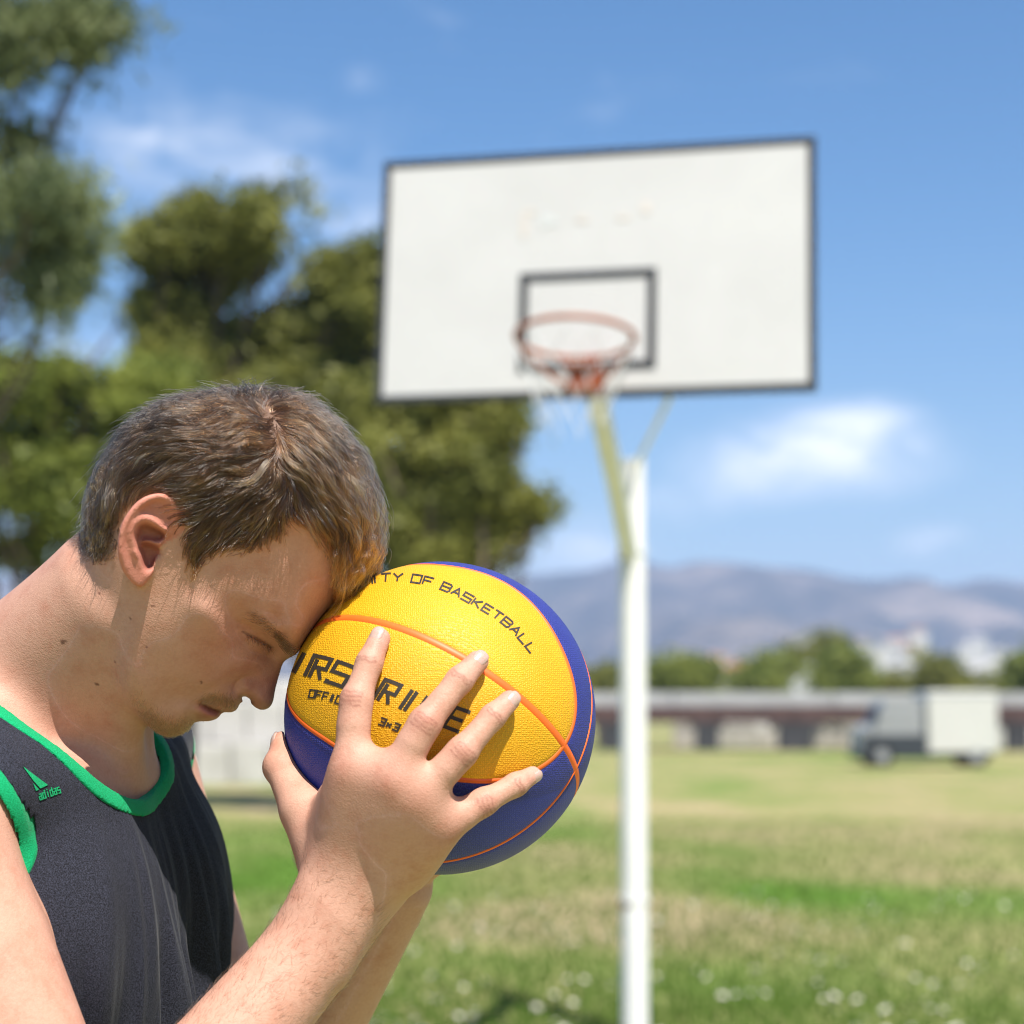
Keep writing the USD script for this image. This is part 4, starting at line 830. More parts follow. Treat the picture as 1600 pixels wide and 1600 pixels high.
def ball_mat(name, c0, c1, rough=0.50):
    mat(name, {"g": ("geometry", {}), "v": ("voronoi_texture", {"scale": 700.0, "feature": "smooth_f1", "smoothness": 0.35, "randomness": 0.45}), "iv": ("map_range", {"range_type": "smoothstep", "from_min": 0.62, "from_max": 0.12, "to_min": 0.0, "to_max": 1.0, "clamp": True}),
               "n": ("noise_texture", {"scale": 25.0, "detail": 4.0}), "r": ("rgb_ramp", {"ramp": [(0.3, c0), (0.7, c1)]}), "dk": ("map_range", {"from_min": 0.0, "from_max": 1.0, "to_min": 0.74, "to_max": 1.0}), "cc": ("combine_color", {}), "mx": ("mix", {"mix_type": "multiply", "fac": 1.0}),
               "b": ("bump", {"strength": 0.6, "distance": 0.0006}), "p": ("principled_bsdf", {"roughness": rough, "specular_ior_level": 0.35})},
        [("g.position", "v.vector"), ("g.position", "n.vector"), ("v.distance", "iv.value"), ("n.fac", "r.fac"), ("iv.result", "dk.value"), ("dk.result", "cc.r"), ("dk.result", "cc.g"), ("dk.result", "cc.b"), ("r.color", "mx.color1"), ("cc.color", "mx.color2"), ("mx.color", "p.base_color"), ("iv.result", "b.height"), ("b.normal", "p.normal")])
ball_mat("ball_yellow", (0.80, 0.395, 0.009), (0.86, 0.450, 0.0125))
ball_mat("ball_blue", (0.034, 0.042, 0.235), (0.044, 0.054, 0.290))
plain("ball_orange", (0.78, 0.13, 0.012), 0.5, 0.05, 40.0)
plain("ball_print", (0.030, 0.022, 0.014), 0.6, 0.25, 300.0)

# ---- body
def smooth_region(V, F, w, n):
    """Laplacian smoothing where w > 0 (w per vertex, 0 to 1)."""
    idx = np.nonzero(w > 0.001)[0]; sel = np.zeros(len(V), bool); sel[idx] = True; f = F[sel[F].any(1)]
    e = np.vstack([f[:, [0, 1]], f[:, [1, 2]], f[:, [2, 0]]]); e = np.vstack([e, e[:, ::-1]])
    from scipy.sparse import coo_matrix
    A = coo_matrix((np.ones(len(e)), (e[:, 0], e[:, 1])), shape=(len(V), len(V))).tocsr()
    A.data[:] = 1.0; A = A[idx]; dg = np.asarray(A.sum(1)).ravel(); ww = (w[idx] * 0.6)[:, None]
    for _ in range(n):
        V[idx] = V[idx] * (1 - ww) + ww * (A @ V) / dg[:, None]
    return V
BODY_H = 0.0016
V, F = mesh_sdf(f_body, (-0.56, -0.62, 1.16), (0.10, 0.12, 1.80), BODY_H, skip=hidden)
kn4 = [finger_pts(n)[0][0] for n in FINGERS]
def seg_d(p, a, b):
    d = b - a; t = np.clip(((p - a) @ d) / (d @ d), 0, 1); return np.linalg.norm(p - a - t[:, None] * d, axis=1), t
wt = np.zeros(len(V)); _m = ((V > (-0.19, -0.36, 1.22)) & (V < (0.02, -0.1, 1.42))).all(1)
ww = np.zeros(_m.sum())
for k in kn4:
    out = (k - BALL_C) / np.linalg.norm(k - BALL_C)
    dd, t = seg_d(V[_m], k + out * 0.010 + (k - WR) * 0.02, WR + (WR - k) * 0.45 + np.array([0, 0, -0.02])); ww = np.maximum(ww, sstep(0.036 - dd, 0.0, 0.012))
for n in FINGERS:                                                   # not on the fingers themselves
    j = finger_pts(n); dd, t = seg_d(V[_m], j[1][0] * 0.75 + j[0][0] * 0.25, j[3][0]); ww *= sstep(dd, 0.012, 0.024)
dd, t = seg_d(V[_m], THUMB[2][0], THUMB[3][0]); ww *= sstep(dd, 0.016, 0.026)
wt[_m] = ww
V = smooth_region(V, F, wt, 140)
VN = np.zeros_like(V); _fn = np.cross(V[F[:, 1]] - V[F[:, 0]], V[F[:, 2]] - V[F[:, 0]])
for k in range(3): np.add.at(VN, F[:, k], _fn)
VN /= np.linalg.norm(VN, axis=1, keepdims=True) + 1e-12
# tendons and veins: fine relief along the back of the hand
if True:
    idx = np.nonzero(wt > 0.2)[0]; q = V[idx]; dsp = np.zeros(len(idx))
    for k in kn4:
        dd, t = seg_d(q, k, WR + np.array([0, 0.01, -0.01])); lat = np.linalg.norm(np.cross(q - k, (WR - k) / np.linalg.norm(WR - k)) * np.array([1, 1, 0.15]), axis=1)
        dsp += 0.0034 * np.exp(-(lat / 0.0034) ** 2) * np.clip(1.1 - t * 1.5, 0, 1) * sstep(t, 0.04, 0.2)
    dsp += 0.0003 * (meshkit.fbm(q * 70, 2, 5) - 0.5)
    V[idx] += VN[idx] * (dsp * wt[idx])[:, None]
hu, hv, hl = head_local(V)
PX = V[:, 0] / V[:, 2] * FPX + 800; PY = 800 - V[:, 1] / V[:, 2] * FPX
def hp(pts):                                                        # distance on the head's own sagittal plane, both sides alike
    q = uv_of(*np.array(pts, float).T); tt = np.linspace(0, len(q) - 1, 30 * len(q)); t = np.arange(len(q))
    ring = np.stack([np.interp(tt, t, q[:, 0]), np.interp(tt, t, q[:, 1])], 1)
    d = np.full(len(V), 1.0); m = onhead; d[m] = cKDTree(ring).query(np.stack([hu[m], hv[m]], -1))[0]; return d
onhead = (np.linalg.norm(V - HC, axis=1) < 0.155)
SCALP = [(112, 860), (135, 878), (165, 884), (190, 868), (196, 830), (206, 796), (228, 774), (258, 770), (284, 786), (294, 815), (291, 850), (291, 876), (303, 898), (318, 886), (340, 868), (385, 864), (422, 850), (446, 828), (460, 812), (484, 832), (508, 858), (532, 896), (580, 900), (640, 800), (600, 600), (400, 560), (180, 600), (80, 780)]
SCALP_D = sdist(SCALP)
sd = np.where(onhead, grid(SCALP_D, hu, hv), -1.0)
tone = np.tile(np.array([0.562, 0.310, 0.222]), (len(V), 1))
def tint(w, c): 
    global tone
    tone = tone * (1 - w[:, None]) + np.asarray(c) * w[:, None]
g = lambda d, s: np.exp(-(d / s) ** 2)
isear = onhead & (np.abs(hl) > EAW - 0.014 * (grid(EH, hu, hv) < -0.003) + 0.0005) & (grid(ET, hu, hv) > -0.003)
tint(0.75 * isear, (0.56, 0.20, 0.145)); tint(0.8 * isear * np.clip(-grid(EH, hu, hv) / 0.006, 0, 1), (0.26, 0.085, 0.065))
face = onhead & (hu > -0.02) & (sd < 0)
tint(0.35 * face * sstep(hu, -0.03, 0.03), (0.47, 0.225, 0.152))
blush = uv_of(335, 1000); tint(0.30 * face * g(np.hypot(hu - blush[0], hv - blush[1]), 0.022), (0.50, 0.19, 0.135))
nose = uv_of(410, 1085); tint(0.40 * face * g(np.hypot(hu - nose[0], hv - nose[1]), 0.016), (0.46, 0.17, 0.13))
tint(0.80 * g(hp([(314, 1098), (335, 1103.5), (352, 1109), (367, 1110.5)]), 0.0026), (0.42, 0.17, 0.13))
tint(0.85 * g(hp([(315, 1105), (324, 1114), (334, 1119), (344, 1120)]), 0.0034), (0.43, 0.155, 0.13))
tint(0.8 * g(hp([(313, 1099), (330, 1108), (345, 1114)]), 0.0012), (0.10, 0.03, 0.025))
tint(0.45 * g(hp([(320, 1092), (345, 1092), (366, 1096)]), 0.0040), (0.27, 0.165, 0.105))        # moustache stubble
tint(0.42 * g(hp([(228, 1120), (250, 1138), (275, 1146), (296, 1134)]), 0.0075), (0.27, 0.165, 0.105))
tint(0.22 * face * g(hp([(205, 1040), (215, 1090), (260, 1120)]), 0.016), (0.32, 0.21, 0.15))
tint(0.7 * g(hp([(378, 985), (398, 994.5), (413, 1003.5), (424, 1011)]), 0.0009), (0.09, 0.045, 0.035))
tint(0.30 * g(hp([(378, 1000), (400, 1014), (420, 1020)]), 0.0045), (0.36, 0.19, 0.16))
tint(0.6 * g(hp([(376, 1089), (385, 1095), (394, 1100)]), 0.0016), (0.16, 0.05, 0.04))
tint(0.88 * sstep(sd, -0.001, 0.008), (0.105, 0.066, 0.044))                                     # scalp and hair roots
for mx, my, r in ((239, 947, .0011), (315, 1066, .0011), (155, 926, .0010), (151, 1069, .0014), (99, 1003, .0018), (203, 965, .0009), (230, 1010, .0007), (186, 985, .0007), (180, 1035, .0007)):
    dd = np.hypot((PX - mx), (PY - my)) / FPX * V[:, 2]; tint(0.85 * (dd < r) * (V[:, 2] < 1.47), (0.14, 0.06, 0.04))
for nme in FINGERS:
    j = finger_pts(nme); out = [(q[0] - BALL_C) / np.linalg.norm(q[0] - BALL_C) for q in j]
    tint(0.42 * g(np.linalg.norm(V - j[0][0] - out[0] * 0.012, axis=1), 0.014), (0.50, 0.20, 0.14))
    tint(0.40 * g(np.linalg.norm(V - j[1][0] - out[1] * 0.010, axis=1), 0.009), (0.48, 0.185, 0.13))
    tint(0.40 * g(np.linalg.norm(V - j[3][0], axis=1), 0.011), (0.60, 0.31, 0.26))
    ax = (j[2][0] - j[0][0]); ax /= np.linalg.norm(ax)
    for jj, offs in ((1, (-0.0042, -0.0012, 0.0018, 0.0045)), (2, (-0.001, 0.0016))):
        q = V - j[jj][0] - out[jj] * 0.008; s_ = q @ ax; lat = np.linalg.norm(q - s_[:, None] * ax, axis=1)
        for k, o in enumerate(offs): tint(0.72 * np.exp(-((s_ - o - 0.0006 * np.sin(lat * 900 + k)) / 0.0007) ** 2) * (lat < 0.0085), (0.33, 0.14, 0.10))
tone = np.clip(tone, 0, 1)

PERSON = Thing("person", to_world(MS) - np.array([0, 0, 1.40]), "young man in a green-trimmed charcoal tank top resting his forehead on a basketball", "person")
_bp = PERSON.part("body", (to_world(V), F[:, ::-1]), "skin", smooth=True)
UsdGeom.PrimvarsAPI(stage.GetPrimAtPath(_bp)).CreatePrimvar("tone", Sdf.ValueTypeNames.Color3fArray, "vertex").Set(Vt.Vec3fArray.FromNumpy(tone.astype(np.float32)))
for nme in list(FINGERS) + ["thumb"]:
    j = finger_pts(nme) if nme != "thumb" else THUMB
    c, r = j[3]; ax = c - j[2][0]; ax /= np.linalg.norm(ax)
    out = (c - BALL_C) / np.linalg.norm(c - BALL_C) if nme != "thumb" else np.array([-0.93, -0.05, -0.36]); out = out - ax * (out @ ax); out /= np.linalg.norm(out); sd_ = np.cross(ax, out)
    a_, b_ = np.meshgrid(np.linspace(-1, 1, 13), np.linspace(-1, 1, 15), indexing="ij")
    rr = np.maximum(np.abs(a_), np.abs(b_)); nn = (np.abs(a_) ** 3.5 + np.abs(b_) ** 3.5) ** (1 / 3.5) + 1e-9; a_, b_ = a_ * rr / nn, b_ * rr / nn
    ang = a_ * 0.70; L = r * 0.74 * b_ + r * 0.10; rad = r * (1.035 - 0.16 * np.clip(b_, 0, 1) ** 2.5) - 0.0002 * rr ** 4
    top = c + (np.sin(ang) * rad)[..., None] * sd_ + (np.cos(ang) * rad - 0.10 * np.maximum(L - 0.2 * r, 0))[..., None] * out + L[..., None] * ax
    bot = top - out * 0.0022
    vv = np.vstack([top.reshape(-1, 3), bot.reshape(-1, 3)]); i, k = np.meshgrid(np.arange(12), np.arange(14), indexing="ij"); a0 = (i * 15 + k).ravel()
    q = np.stack([a0, a0 + 15, a0 + 16, a0 + 1], 1); n0 = 13 * 15
    bd = [(i * 15, (i + 1) * 15) for i in range(12)] + [((i + 1) * 15 + 14, i * 15 + 14) for i in range(12)] + [(k + 1, k) for k in range(14)] + [(12 * 15 + k, 12 * 15 + k + 1) for k in range(14)]
    q = np.vstack([q, q[:, ::-1] + n0, [(b, a, a + n0, b + n0) for a, b in bd]])
    tm = trimesh.Trimesh(to_world(vv), np.vstack([q[:, :3], q[:, [0, 2, 3]]]), process=False); tm.fix_normals()
    PERSON.part("fingernail", tm, "nail", smooth=50)
# ---- clothes
sv, sf = mesh_sdf(f_shirt, (-0.56, -0.66, 1.20), (-0.16, -0.06, 1.80), 0.0021)
SHIRT = PERSON.part("tank_top", (to_world(sv), sf[:, ::-1]), "charcoal_jersey", smooth=True)
for cname, cf, w in (("neckline_trim", cut_neck, 0.0130), ("armhole_trim", lambda p: cut_arm(p, -1), 0.0130), ("armhole_trim", lambda p: cut_arm(p, 1), 0.0130)):
    a, b = mesh_sdf(f_band(cf, w), (-0.56, -0.40, 1.20), (-0.16, -0.06, 1.80), 0.0017)
    PERSON.part(cname, (to_world(a), b[:, ::-1]), "green_rib", smooth=True, parent=SHIRT)
def ray_to(f, px, py, z0, z1, off):
    """First point along the pixel's ray where f falls to OFF, for many pixels."""
    d = np.stack([(px - 800) / FPX, (800 - py) / FPX, np.ones_like(px)], -1); z = np.full(len(px), z0)
    for _ in range(60): z = np.minimum(z + np.maximum(f(d * z[:, None]) - off, 0) * 0.7, z1)
    return d * z[:, None]
def drape(shapes, f, z0, z1, off, th=0.0008, tri=2.2):
    """Flat lettering drawn in pixels of the photograph, laid onto the surface f and given a thickness."""
    out = []
    for g_ in shapes:
        for pg in getattr(g_, "geoms", [g_]):
            if pg.is_empty: continue
            vv, ff = trimesh.creation.triangulate_polygon(pg, engine="earcut")
            m = trimesh.Trimesh(np.c_[vv, np.zeros(len(vv))], ff, process=False)
            for _ in range(6):
                e = m.edges_unique_length
                if e.max() < tri * 1.8: break
                v2, f2 = trimesh.remesh.subdivide_to_size(m.vertices, m.faces, tri * 1.6, max_iter=12); m = trimesh.Trimesh(v2, f2, process=True); break
            p = ray_to(f, m.vertices[:, 0], m.vertices[:, 1], z0, z1, off + th); q = ray_to(f, m.vertices[:, 0], m.vertices[:, 1], z0, z1, off - th)
            fr = m.faces; n = len(p)
            cr = np.cross(p[fr[:, 1]] - p[fr[:, 0]], p[fr[:, 2]] - p[fr[:, 0]]); fr = np.where((cr[:, 2:] > 0), fr[:, ::-1], fr)
            es = np.sort(np.vstack([fr[:, [0, 1]], fr[:, [1, 2]], fr[:, [2, 0]]]), 1); un, ix, ct = np.unique(es, axis=0, return_index=True, return_counts=True)
            ed = np.vstack([fr[:, [0, 1]], fr[:, [1, 2]], fr[:, [2, 0]]])[ix[ct == 1]]
            side = np.vstack([np.c_[ed[:, 1], ed[:, 0], ed[:, 0] + n], np.c_[ed[:, 1], ed[:, 0] + n, ed[:, 1] + n]])
            out.append(trimesh.Trimesh(np.vstack([p, q]), np.vstack([fr, fr[:, ::-1] + n, side]), process=False))
    m = cat(out); m.vertices = to_world(m.vertices); m.invert(); return m
lg = lambda x, y: (x * 0.15625, 1150 + y * 0.15625)
def f_shirt_out(p): return f_cloth(p) - 0.0085 - folds(p) * sstep(cuts(p), 0.0, 0.035)
logo = [Polygon([lg(*q) for q in [(232, 305), (480, 490), (405, 525), (330, 440)]]), Polygon([lg(*q) for q in [(330, 470), (392, 535), (360, 548), (345, 505)]])]
STROKES = {"a": [[(0, 0), (.6, 0), (.6, .7), (0, .7)], [(0, 0), (0, .4), (.6, .4)]], "d": [[(.6, 1), (.6, 0), (0, 0), (0, .7), (.6, .7)]], "i": [[(.3, 0), (.3, .7)], [(.3, .85), (.3, 1)]], "s": [[(0, 0), (.6, 0), (.6, .35), (0, .35), (0, .7), (.6, .7)]]}
def strokes_px(word, table, x0, y0, ux, uy, adv, wd):
    """Block letters as stroke shapes; (ux, uy) are the pixel vectors of one letter width and of its height."""
    out = []
    for k, ch in enumerate(word):
        for st in table.get(ch, []):
            pts = [(x0 + (k * adv + a) * ux[0] + b * uy[0], y0 + (k * adv + a) * ux[1] + b * uy[1]) for a, b in st]
            out.append(LineString(pts).buffer(wd, cap_style=2, join_style=2))
    return [ops.unary_union(out)]
logo += strokes_px("adidas", {**STROKES}, *lg(402, 640), (lg(438, 627)[0] - lg(402, 640)[0], lg(438, 627)[1] - lg(402, 640)[1]), (lg(385, 560)[0] - lg(405, 640)[0], lg(385, 560)[1] - lg(405, 640)[1]), 1.02, 0.95)
PERSON.part("chest_emblem", drape(logo, f_shirt_out, 1.2, 1.6, 0.0003, 0.0004), "green_rib", parent=SHIRT)

# ---- hair
def grad_head(p, e=0.0008):
    n = np.stack([f_head(p + np.eye(3)[k] * e) - f_head(p - np.eye(3)[k] * e) for k in range(3)], -1); return n / (np.linalg.norm(n, axis=1, keepdims=True) + 1e-12)
# (px, py, flow direction in the picture, length mm, standing height mm) over the side of the head; the far side follows the same growth
FLOW = np.array([(405, 640, -.2, -.5, 24, 10), (408, 680, -.7, .3, 34, 11), (350, 622, -.7, -.25, 32, 10), (380, 612, -.3, -.9, 24, 11), (300, 650, -.95, .25, 36, 11), (240, 690, -.85, .5, 32, 10), (185, 760, -.5, .85, 26, 9), (150, 830, -.2, 1, 10, 3.5), (135, 868, -.05, 1, 5, 1.4), (170, 870, -.1, 1, 5, 1.4), (190, 830, -.35, .9, 9, 3),
                 (360, 690, -.95, .3, 36, 11), (300, 730, -.97, .25, 34, 9), (230, 760, -.85, .5, 26, 8), (400, 720, -.95, .3, 36, 10), (340, 780, -1, .18, 34, 8), (270, 765, -1, .15, 26, 7), (400, 790, -.85, .5, 26, 8), (310, 825, -.9, .35, 22, 6), (350, 830, -.75, .65, 20, 5), (300, 870, -.35, .9, 16, 4), (330, 875, -.5, .85, 16, 4),
                 (385, 855, -.45, .85, 11, 3.5), (420, 830, -.4, .9, 14, 5), (428, 770, -.6, .75, 24, 8), (447, 822, .3, .9, 10, 5), (462, 830, .7, .6, 10, 5),
                 (425, 640, .55, .15, 36, 13), (440, 615, .65, -.65, 26, 11), (480, 640, .9, .15, 34, 10), (445, 700, .8, .55, 46, 12), (500, 690, .85, .55, 46, 14), (460, 760, .7, .7, 46, 13), (520, 750, .75, .7, 48, 17), (480, 810, .75, .65, 44, 15), (550, 790, .55, .85, 46, 19), (510, 850, .7, .75, 44, 19), (565, 850, .15, 1, 40, 21), (535, 890, .5, .9, 30, 20), (560, 880, .0, 1, 32, 20)], float)
fq = uv_of(FLOW[:, 0], FLOW[:, 1]); fi = RBFInterpolator(fq, FLOW[:, 2:] * [1, -1, 1, 1], kernel="thin_plate_spline", smoothing=1e-6, neighbors=14)
def part_side(u, v):
    """Which side of the parting: it runs from the crown down towards the temple."""
    a, b = uv_of(402, 640), uv_of(448, 850); return (u - a[0]) * (b[1] - a[1]) - (v - a[1]) * (b[0] - a[0])
def make_hair(nguides=9000, kids=6, steps=11, seed=3):
    rng = np.random.default_rng(seed)
    cand = np.nonzero(sd > -0.0015)[0]; cand = cand[~isear[cand]]; cand = cand[rng.random(len(cand)) < 0.12 + 0.88 * sstep(sd[cand], -0.001, 0.011)]
    gi = rng.choice(cand, nguides); p = V[gi] + rng.normal(size=(nguides, 3)) * 0.0004
    hu0, hv0, _ = head_local(p); q = np.stack([hu0, hv0], -1)
    jit = rng.normal(size=(nguides, 2)) * (0.12 + 0.22 * (1 - sstep(sd[gi], 0.0, 0.012)))[:, None]; side = np.sign(part_side(hu0, hv0)); near = (np.abs(part_side(hu0, hv0)) < 0.0009) & (hv0 > uv_of(440, 800)[1])
    flow = fi(q); L = flow[:, 2] / 1000 * rng.uniform(0.45, 1.35, nguides); H = 0.88 * flow[:, 3] / 1000 * rng.uniform(0.35, 1.05, nguides)
    fade = sstep(sd[gi], -0.0015, 0.012); L = L * (0.30 + 0.70 * fade); H = H * (0.30 + 0.70 * fade)
    pts = [p]; cur = p.copy()
    clumpn = rng.normal(size=(nguides, 3)) * 0.06
    for s in range(1, steps):
        u, v, l = head_local(cur); fl = fi(np.stack([u, v], -1))
        d2 = fl[:, :2] + jit; nz = meshkit.noise(np.stack([u * 55, v * 55, np.full_like(u, 3.0)], -1), 8) - 0.5; d2 = d2 + np.stack([-d2[:, 1], d2[:, 0]], -1) * nz[:, None] * 1.1
        d3 = d2[:, :1] * HU + d2[:, 1:2] * HV + clumpn
        n = grad_head(cur); d3 = d3 - n * (d3 * n).sum(1, keepdims=True); d3 /= np.linalg.norm(d3, axis=1, keepdims=True) + 1e-9
        t = s / (steps - 1); cur = cur + d3 * (L / (steps - 1))[:, None]
        want = H * np.sin(min(1, t * 1.35) * np.pi / 2) * (1.0 - 0.30 * max(0, t - 0.6) / 0.4)
        f = f_head(cur); cur = cur + grad_head(cur) * np.clip(want - f, -0.006, 0.006)[:, None]
        ball = np.linalg.norm(cur - BALL_C, axis=1); push = np.maximum(BALL_R + 0.0015 - ball, 0); cur = cur + (cur - BALL_C) / ball[:, None] * push[:, None]
        pts.append(cur.copy())
    G = np.stack(pts, 1)
    # strands gathered round the guides
    ri = rng.choice(cand, nguides * kids); r0 = V[ri] + rng.normal(size=(len(ri), 3)) * 0.0005
    tree_ = cKDTree(p); dist, gidx = tree_.query(r0, k=3); pick = gidx[np.arange(len(ri)), rng.choice(3, len(ri), p=[0.7, 0.2, 0.1])]
    off = r0 - p[pick]; t = np.linspace(0, 1, steps)
    shrink = 1 - 0.68 * t ** 0.9
    S = G[pick] + off[:, None] * shrink[None, :, None]
    lift = rng.uniform(-0.004, 0.0022, len(ri))
    nn = grad_head(r0); S += nn[:, None] * (lift[:, None] * np.sin(t * np.pi / 2)[None])[..., None] * (np.minimum(H[pick], 0.010) / 0.010)[:, None, None]
    ph = rng.uniform(0, 6.28, (len(ri), 3)); am = rng.uniform(0.0002, 0.0008, len(ri))
    S += np.sin(ph[:, None] + t[None, :, None] * rng.uniform(4, 9, (len(ri), 1, 1))) * (am[:, None] * t[None])[..., None]
    stray = rng.random(len(ri)) < 0.035 + 0.14 * sstep(head_local(r0)[1], 0.085, 0.125); S[stray] += (nn[stray][:, None] * (t ** 2)[None, :, None]) * rng.uniform(0.002, 0.011, stray.sum())[:, None, None]
    f = f_head(S[:, 1:].reshape(-1, 3)).reshape(len(ri), steps - 1); S[:, 1:] += nn[:, None] * np.maximum(0.0006 - f, 0)[..., None] * (f > -0.02)[..., None]
    lock = rng.normal(size=nguides)
    shade = np.clip(0.285 + 0.20 * lock[pick][:, None] + 0.09 * rng.normal(size=len(ri))[:, None] + 0.42 * (t[None] ** 1.6) * sstep(FRONT(S[:, -1]), 0.0, 0.05)[:, None] + 0.12 * t[None] + 0.8 * (meshkit.noise(p[pick] * 190, 4) - 0.5)[:, None], 0, 1)  # streaked locks and pale front ends: sunlight painted into the hair colour
    w = 0.00024 * rng.uniform(0.8, 1.25, len(ri))[:, None] * (1 - 0.55 * t[None] ** 3)
    return S, shade, w
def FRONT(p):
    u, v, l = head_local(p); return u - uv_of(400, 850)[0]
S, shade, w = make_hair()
hp_ = PERSON.curves("hair", to_world(S.reshape(-1, 3)), np.full(len(S), S.shape[1]), w.ravel(), "hair", label="short brown hair with sunlight painted into its ends, parted at the side")
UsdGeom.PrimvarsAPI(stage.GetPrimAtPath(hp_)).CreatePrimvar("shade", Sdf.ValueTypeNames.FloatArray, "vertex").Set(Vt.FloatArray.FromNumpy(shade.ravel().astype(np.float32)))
def small_hair(name, lines, n, spread_mm, length, dirs, width, matn, seed, label=None, lift=0.5, sides=(1,)):
    """Short hairs scattered along traced lines on the face: dirs are picture directions at the ends of each line."""
    rng = np.random.default_rng(seed); P0, D = [], []
    for (pts, wgt, d0, d1) in lines:
        k = int(n * wgt); q = uv_of(*np.array(pts, float).T); t = rng.random(k) * (len(q) - 1)
        c = np.stack([np.interp(t, np.arange(len(q)), q[:, 0]), np.interp(t, np.arange(len(q)), q[:, 1])], 1) + rng.normal(size=(k, 2)) * spread_mm / 1000
        tt = (t / (len(q) - 1))[:, None]; P0.append(c); D.append(np.array(d0) * (1 - tt) + np.array(d1) * tt)
    c = np.vstack(P0); d2 = np.vstack(D) * [1, -1] + rng.normal(size=(len(c), 2)) * 0.25
    w2 = grid(W2, c[:, 0], c[:, 1]); ok = w2 > 1e-6; c, d2, w2 = c[ok], d2[ok], w2[ok]
    allS = []
    for s in sides:
        p = HC + c[:, :1] * HU + c[:, 1:] * HV - HR * (s * np.sqrt(w2) + LEAN * c[:, 1])[:, None]
        n_ = grad_head(p); p = p - n_ * f_head(p)[:, None]
        d3 = d2[:, :1] * HU + d2[:, 1:] * HV; d3 = d3 - n_ * (d3 * n_).sum(1, keepdims=True); d3 /= np.linalg.norm(d3, axis=1, keepdims=True) + 1e-9
        L = (length / 1000 * rng.uniform(0.5, 1.2, len(c)))[:, None]; t = np.linspace(0, 1, 5)
        allS.append(p[:, None] + (d3 * L)[:, None] * t[None, :, None] + (n_ * L * lift)[:, None] * (t - 0.6 * t * t)[None, :, None])
    for S in (allS if name in ("eyebrow", "eyelashes") else [np.vstack(allS)]):
        ww = np.tile(width * (1 - 0.7 * np.linspace(0, 1, 5) ** 2), len(S))
        PERSON.curves(name, to_world(S.reshape(-1, 3)), np.full(len(S), 5), ww, matn, label=label)
small_hair("eyebrow", [([(396, 960), (412, 971), (426, 983), (440, 998), (449, 1012)], 0.55, (-.5, -.6), (.35, .7)), ([(424, 984), (438, 1000), (449, 1013)], 0.55, (.3, .7), (.5, .8))], 420, 1.5, 8.0, None, 0.00016, "dark_hair", 31, sides=(1, -1))
small_hair("eyelashes", [([(384, 988), (398, 996), (412, 1004), (423, 1011)], 1.0, (-.2, 1), (.3, 1))], 110, 0.25, 6.5, None, 0.00016, "dark_hair", 32, lift=0.9, sides=(1, -1))
small_hair("moustache", [([(318, 1094), (335, 1094), (352, 1096), (367, 1101)], 1.0, (-.7, .6), (.5, .7)), ([(322, 1088), (342, 1087), (360, 1090)], 0.5, (-.6, .7), (.3, .8))], 520, 2.0, 4.0, None, 0.00013, "fair_hair", 33, sides=(1, -1))
small_hair("beard", [([(224, 1116), (236, 1130), (254, 1142), (276, 1148), (294, 1138)], 0.8, (-.6, .7), (.5, .8)), ([(240, 1118), (258, 1130), (280, 1136), (298, 1126)], 0.5, (-.5, .8), (.3, .9)), ([(214, 1085), (230, 1108), (262, 1120)], 0.22, (-.3, .9), (.1, 1))], 950, 3.2, 4.5, None, 0.00013, "fair_hair", 34, sides=(1, -1))
def limb_hair(name, A, Bp, n, r, seed, length=9.0, sides_=None):
    """Fine hairs lying along a forearm."""
    rng = np.random.default_rng(seed); idx = []
    ax = (Bp - A); L = np.linalg.norm(ax); ax /= L
    t = (V - A) @ ax; lat = np.linalg.norm(V - A - t[:, None] * ax, axis=1); ok = np.nonzero((t > 0.02 * L) & (t < 0.97 * L) & (lat < r))[0]
    k = rng.choice(ok, n); p = V[k]; nn = VN[k]; d = ax * 0.9 + rng.normal(size=(n, 3)) * 0.35; d -= nn * (d * nn).sum(1, keepdims=True); d /= np.linalg.norm(d, axis=1, keepdims=True)
    tt = np.linspace(0, 1, 5); ll = (length / 1000 * rng.uniform(0.5, 1.2, n))[:, None]
    S = p[:, None] + (d * ll)[:, None] * tt[None, :, None] + (nn * ll * 0.45)[:, None] * (tt - 0.5 * tt ** 2)[None, :, None]
    PERSON.curves(name, to_world(S.reshape(-1, 3)), np.full(n, 5), np.tile(0.00012 * (1 - 0.7 * tt ** 2), n), "dark_hair")
limb_hair("forearm_hair", ER, WR, 3200, 0.055, 41)

